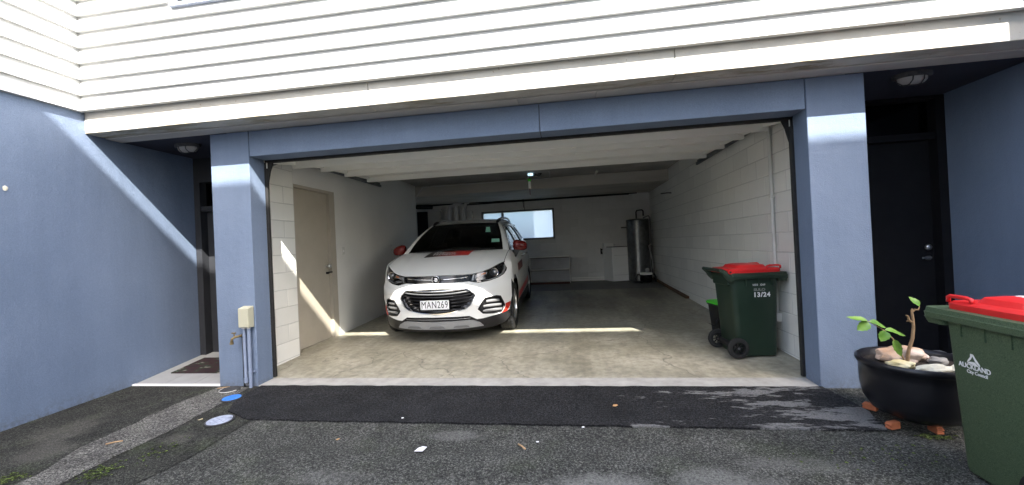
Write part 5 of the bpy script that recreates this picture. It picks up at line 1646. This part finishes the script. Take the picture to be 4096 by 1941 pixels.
# flanks: fender rear, doors, quarter; params (y, z)
def flank(s):
    skin = lambda y, z: (s * CS(y, z), y, z)
    arch = [(AY + AR * math.cos(a), AZ + AH * math.sin(a)) for a in lin(R(128), R(-12), 18)]
    fen = [(.50, .962), (.55, .70)] + [p for p in arch if p[0] > .56] + [(1.255, .16), (1.30, .16), (1.30, .5), (1.285, .8), (1.275, 1.0), (1.12, 1.085), (1.02, 1.06), (.8, .985)]
    patch('front_wing', fen, skin, 'car_white', car, step=.05)
    edge = [(1.308, .16), (1.308, .5), (1.293, .8), (1.283, 1.0), (1.15, 1.10), (1.80, 1.494), (2.20, 1.521), (2.26, 1.521), (2.255, 1.1), (2.26, .5), (2.26, .16)]
    win_ = [(1.37, 1.125), (1.30, 1.15), (1.86, 1.478), (2.15, 1.498), (2.18, 1.145)]
    dr = patch('front_door', edge, skin, 'car_white', car, holes=[win_], step=.055)
    patch('window', win_, lambda y, z: (s * (CS(y, z) - .012), y, z), 'side_glass', dr, step=.08)
    def trim(nm, w_, g):
        cy0 = sum(p[0] for p in w_) / len(w_)
        cz0 = sum(p[1] for p in w_) / len(w_)
        big = [(p[0] + math.copysign(g * 1.6, p[0] - cy0), p[1] + math.copysign(g, p[1] - cz0)) for p in w_]
        small = [(p[0] + (cy0 - p[0]) * .07, p[1] + (cz0 - p[1]) * .10) for p in w_]
        patch(nm, big, lambda y, z: (s * (CS(y, z) + .004), y, z), 'gloss_black', car, holes=[small], step=.05, wall=(-s * .012, 0, 0))
    trim('window_trim', win_, .012)
    patch('mirror_base', [(1.15, 1.095), (1.31, 1.155), (1.37, 1.125), (1.283, 1.04)], lambda y, z: (s * (CS(y, z) + .003), y, z), 'black_plastic', dr, step=.05)
    arch2 = [(BY + AR * math.cos(a), AZ + AH * math.sin(a)) for a in lin(R(192), R(-12), 24)]
    edge2 = [(2.27, .16), (2.27, .5), (2.265, 1.1), (2.27, 1.522), (3.0, 1.525), (3.08, 1.15), (3.06, .85)] + [p for p in arch2 if p[0] < 3.05 and p[1] > .2] + [(2.93, .16)]
    win2 = [(2.34, 1.150), (2.33, 1.500), (2.93, 1.500), (3.00, 1.17)]
    dr2 = patch('rear_door', edge2, skin, 'car_white', car, holes=[win2], step=.055)
    trim('window_trim', win2, .012)
    patch('window', win2, lambda y, z: (s * (CS(y, z) - .012), y, z), 'side_glass', dr2, step=.08)
    q = [(3.068, .85), (3.088, 1.15), (3.008, 1.523), (3.55, 1.50), (3.95, 1.46), (4.10, 1.15), (4.20, .9), (4.22, .5), (4.15, .25), (3.80, .25)] + [p for p in arch2[::-1] if p[0] > 3.06 and p[1] > .25]
    win3 = [(3.12, 1.20), (3.07, 1.49), (3.35, 1.475), (3.5, 1.22)]
    patch('rear_quarter', q, skin, 'car_white', car, holes=[win3], step=.06)
    trim('window_trim', win3, .012)
    patch('quarter_window', win3, lambda y, z: (s * (CS(y, z) - .012), y, z), 'windscreen_glass', car, step=.08)
    # sills, graphics, handles
    patch('sill', [(1.26, .165), (1.29, .33), (2.92, .33), (2.95, .165)], lambda y, z: (s * (CS(y, z) + .012), y, z), 'black_plastic', car, step=.08, wall=(-s * .02, 0, 0))
    patch('sill_stripe', [(1.32, .345), (1.32, .44), (2.9, .53), (2.9, .40)], lambda y, z: (s * (CS(y, z) + .003), y, z), 'red_film', car, step=.08)
    patch('door_graphic', [(1.335, .76), (1.33, .875), (2.0, .90), (2.03, .77)], lambda y, z: (s * (CS(y, z) + .003), y, z), 'red_mirror', dr, step=.08)
    for y0, dd in ((2.02, dr), (2.80, dr2)):
        MB().tube([(s * (CS(y0, .96) + .002), y0, .955), (s * (CS(y0, .96) + .035), y0 + .02, .96), (s * (CS(y0, .96) + .035), y0 + .15, .965), (s * (CS(y0, .96) + .002), y0 + .17, .965)], .013, 8).build('handle', 'chrome', dd, True, 60)
    # mirror
    mi = empty('wing_mirror', (0, 0, 0))
    mi.parent = car
    g = MB()
    rings = []
    def mring(x, sc, dz_, dy_):
        out = []
        for k in range(16):
            a = 2 * math.pi * k / 16
            c_, s__ = math.cos(a), math.sin(a)
            out.append((s * x, 1.27 + dy_ + .055 * sc * c_ * (1.2 if c_ < 0 else .8), 1.152 + dz_ + .078 * sc * math.copysign(abs(s__) ** .75, s__)))
        return out
    secs = [(.843, .60, .008, .0), (.858, .92, .010, -.005), (.90, 1.04, .008, -.010), (.95, 1.00, .002, -.006), (1.00, .88, -.006, .006), (1.035, .70, -.012, .016), (1.052, .40, -.016, .022)]
    rings = [mring(*q_) for q_ in secs]
    v = [p for r_ in rings for p in r_]
    f = [(i * 16 + k, i * 16 + (k + 1) % 16, (i + 1) * 16 + (k + 1) % 16, (i + 1) * 16 + k) for i in range(len(rings) - 1) for k in range(16)]
    f += [tuple(range(16))[::-1], tuple(range((len(rings) - 1) * 16, len(rings) * 16))]
    add('cap', v, f, 'red_mirror', mi, True)
    MB().box(min(s * .86, s * 1.03), max(s * .86, s * 1.03), 1.318, 1.326, 1.085, 1.215, .003).build('mirror_glass', 'chrome', mi)
    MB().poly([(s * .858, 1.225, .972), (s * .832, 1.225, 1.05), (s * .838, 1.225, 1.092), (s * .90, 1.225, 1.098), (s * .955, 1.225, 1.088), (s * .915, 1.225, 1.045), (s * .885, 1.225, .985)], (0, 1, 0), .07).build('stalk', 'black_plastic', mi)
both(flank)
# rear end
grid('tailgate', lambda u, t: (u * (.58 + .24 * min(1, t * 1.6)) * (1 - .0 * t), 3.98 + .24 * math.sin(t * math.pi / 2) - .06 * abs(u) ** 3, 1.52 - 1.2 * t), lin(-1, 1, 13), lin(0.42, 1, 8), 'car_white', car)
grid('rear_window', lambda u, t: (u * (.58 + .24 * min(1, t * 1.6)), 3.98 + .24 * math.sin(t * math.pi / 2) - .06 * abs(u) ** 3, 1.52 - 1.2 * t), lin(-1, 1, 13), lin(0, .42, 5), 'windscreen_glass', car)
# underside, inner wheel housings, cabin
und = MB()
und.box(-.62, .62, .35, 4.1, .19, .33)
und.box(-.60, .60, .30, .95, .33, .80)
und.box(-.78, .78, 1.28, 2.92, .19, .36)
und.build('underbody', 'rubber', car)
und = MB()
und.box(-.72, .72, 1.02, 1.06, .36, 1.09)
und.box(-.72, .72, 1.06, 1.36, .85, 1.04, .05, 3)
und.build('dashboard', 'black_plastic', car)
for s in (1, -1):
    MB().box(min(s * .615, s * .62), max(s * .615, s * .62), .40, 1.27, .19, .80).build('wheel_housing', 'rubber', car)
for y0 in (1.75, 2.75):
    for x0 in (-.36, .36):
        st2 = MB()
        st2.box(x0 - .24, x0 + .24, y0, y0 + .5, .36, .58, .05, 3)
        st2.box(x0 - .23, x0 + .23, y0 + .45, y0 + .60, .50, 1.10, .06, 3)
        st2.box(x0 - .12, x0 + .12, y0 + .50, y0 + .58, 1.13, 1.30, .04, 3)
        st2.build('seat', 'seat_cloth', car, True, 40)
MB().box(-.09, .13, 1.56, 1.60, 1.42, 1.475, .012, 2).build('rear_view_mirror', 'black_plastic', car)
def wtag(u, t):
    p = ws(u, t)
    return (p[0], p[1] - .004, p[2] + .004)
patch('windscreen_label', [(.640, .55), (.765, .55), (.75, .77), (.66, .77)], wtag, 'sticker_green', car, step=.06)
patch('windscreen_label', [(.775, .20), (.945, .20), (.945, .30), (.78, .31)], wtag, 'sticker_green', car, step=.06)
# wheels
def wheel(x, y, s):
    t = empty('wheel', (x, y, AZ - .003))
    t.parent = car
    tw_ = .105
    prof = [(.225, -tw_ * .8), (.26, -tw_), (.30, -tw_ * 1.02), (.325, -tw_ * .92), (.335, -tw_ * .7)]
    for g_ in (-.45, -.15, .15, .45):
        prof += [(.335, tw_ * (g_ - .07)), (.327, tw_ * (g_ - .05)), (.327, tw_ * (g_ + .05)), (.335, tw_ * (g_ + .07))]
    prof += [(.335, tw_ * .7), (.325, tw_ * .92), (.30, tw_ * 1.02), (.26, tw_), (.225, tw_ * .8)]
    MB().lathe(prof, 48, (0, 0, 0), 'x').build('tyre', 'rubber', t, True, 35)
    # sipes across the outer tread ribs
    sp = MB()
    for k in range(40):
        T = Matrix.Rotation(2 * math.pi * k / 40, 4, 'X')
        for xa, xb in ((-.085, -.060), (.060, .085)):
            sp.box(xa, xb, -.004, .004, .333, .3362, mat=T)
    o = sp.build('tread', 'pipe_dark', t)
    o['kind'] = 'stuff'
    r_ = MB()
    r_.lathe([(.228, -s * .03), (.228, s * .088), (.216, s * .092), (.206, s * .07), (.205, -s * .03)], 40, (0, 0, 0), 'x')
    r_.lathe([(.06, s * .066), (.055, s * .08), (.03, s * .084), (0, s * .084)], 20, (0, 0, 0), 'x')
    for k in range(5):
        for dlt in (-.16, .16):
            a = 2 * math.pi * k / 5 + dlt
            T = Matrix.Rotation(a, 4, 'X')
            r_.box(min(s * .05, s * .082), max(s * .05, s * .082), -.016, .016, .04, .212, .006, mat=T)
    r_.build('rim', 'steel', t, True, 35)
    MB().lathe([(.15, 0), (.15, s * .03), (0, s * .03)], 24, (0, 0, 0), 'x').build('brake_disc', 'iron', t)
for y in (AY, BY):
    for s in (1, -1):
        wheel(s * .785, y, s)

# ================================================================ THE HOUSE ACROSS THE DRIVEWAY
RY = -6.5
op = empty('opposite_house', (6.2, RY - 3, -0.3), 'pale terrace house across the driveway, its roof line shading the ground', 'house')
top = 1.95 + 1.02 * (-RY)
P(box('wall', 1.95, 10.5, RY - 7, RY, -0.4, top - 0.12, 'opposite_paint'), op)
P(box('roof_edge', 1.9, 10.55, RY - 7.1, RY + 0.02, top - 0.115, top, 'track_steel'), op)
for k in range(3):
    x = 2.4 + k * 2.7
    wf = P(MB().box(x, x + 1.8, RY + 0.002, RY + 0.05, 3.0, 3.08).box(x, x + 1.8, RY + 0.002, RY + 0.05, 4.22, 4.3).box(x, x + 0.08, RY + 0.002, RY + 0.05, 3.08, 4.22).box(x + 1.72, x + 1.8, RY + 0.002, RY + 0.05, 3.08, 4.22).build('window', 'lid_pale'), op)
    P(box('garage_panel', x, x + 2.4, RY + 0.002, RY + 0.03, 0.0, 2.1, 'door_cream'), op)
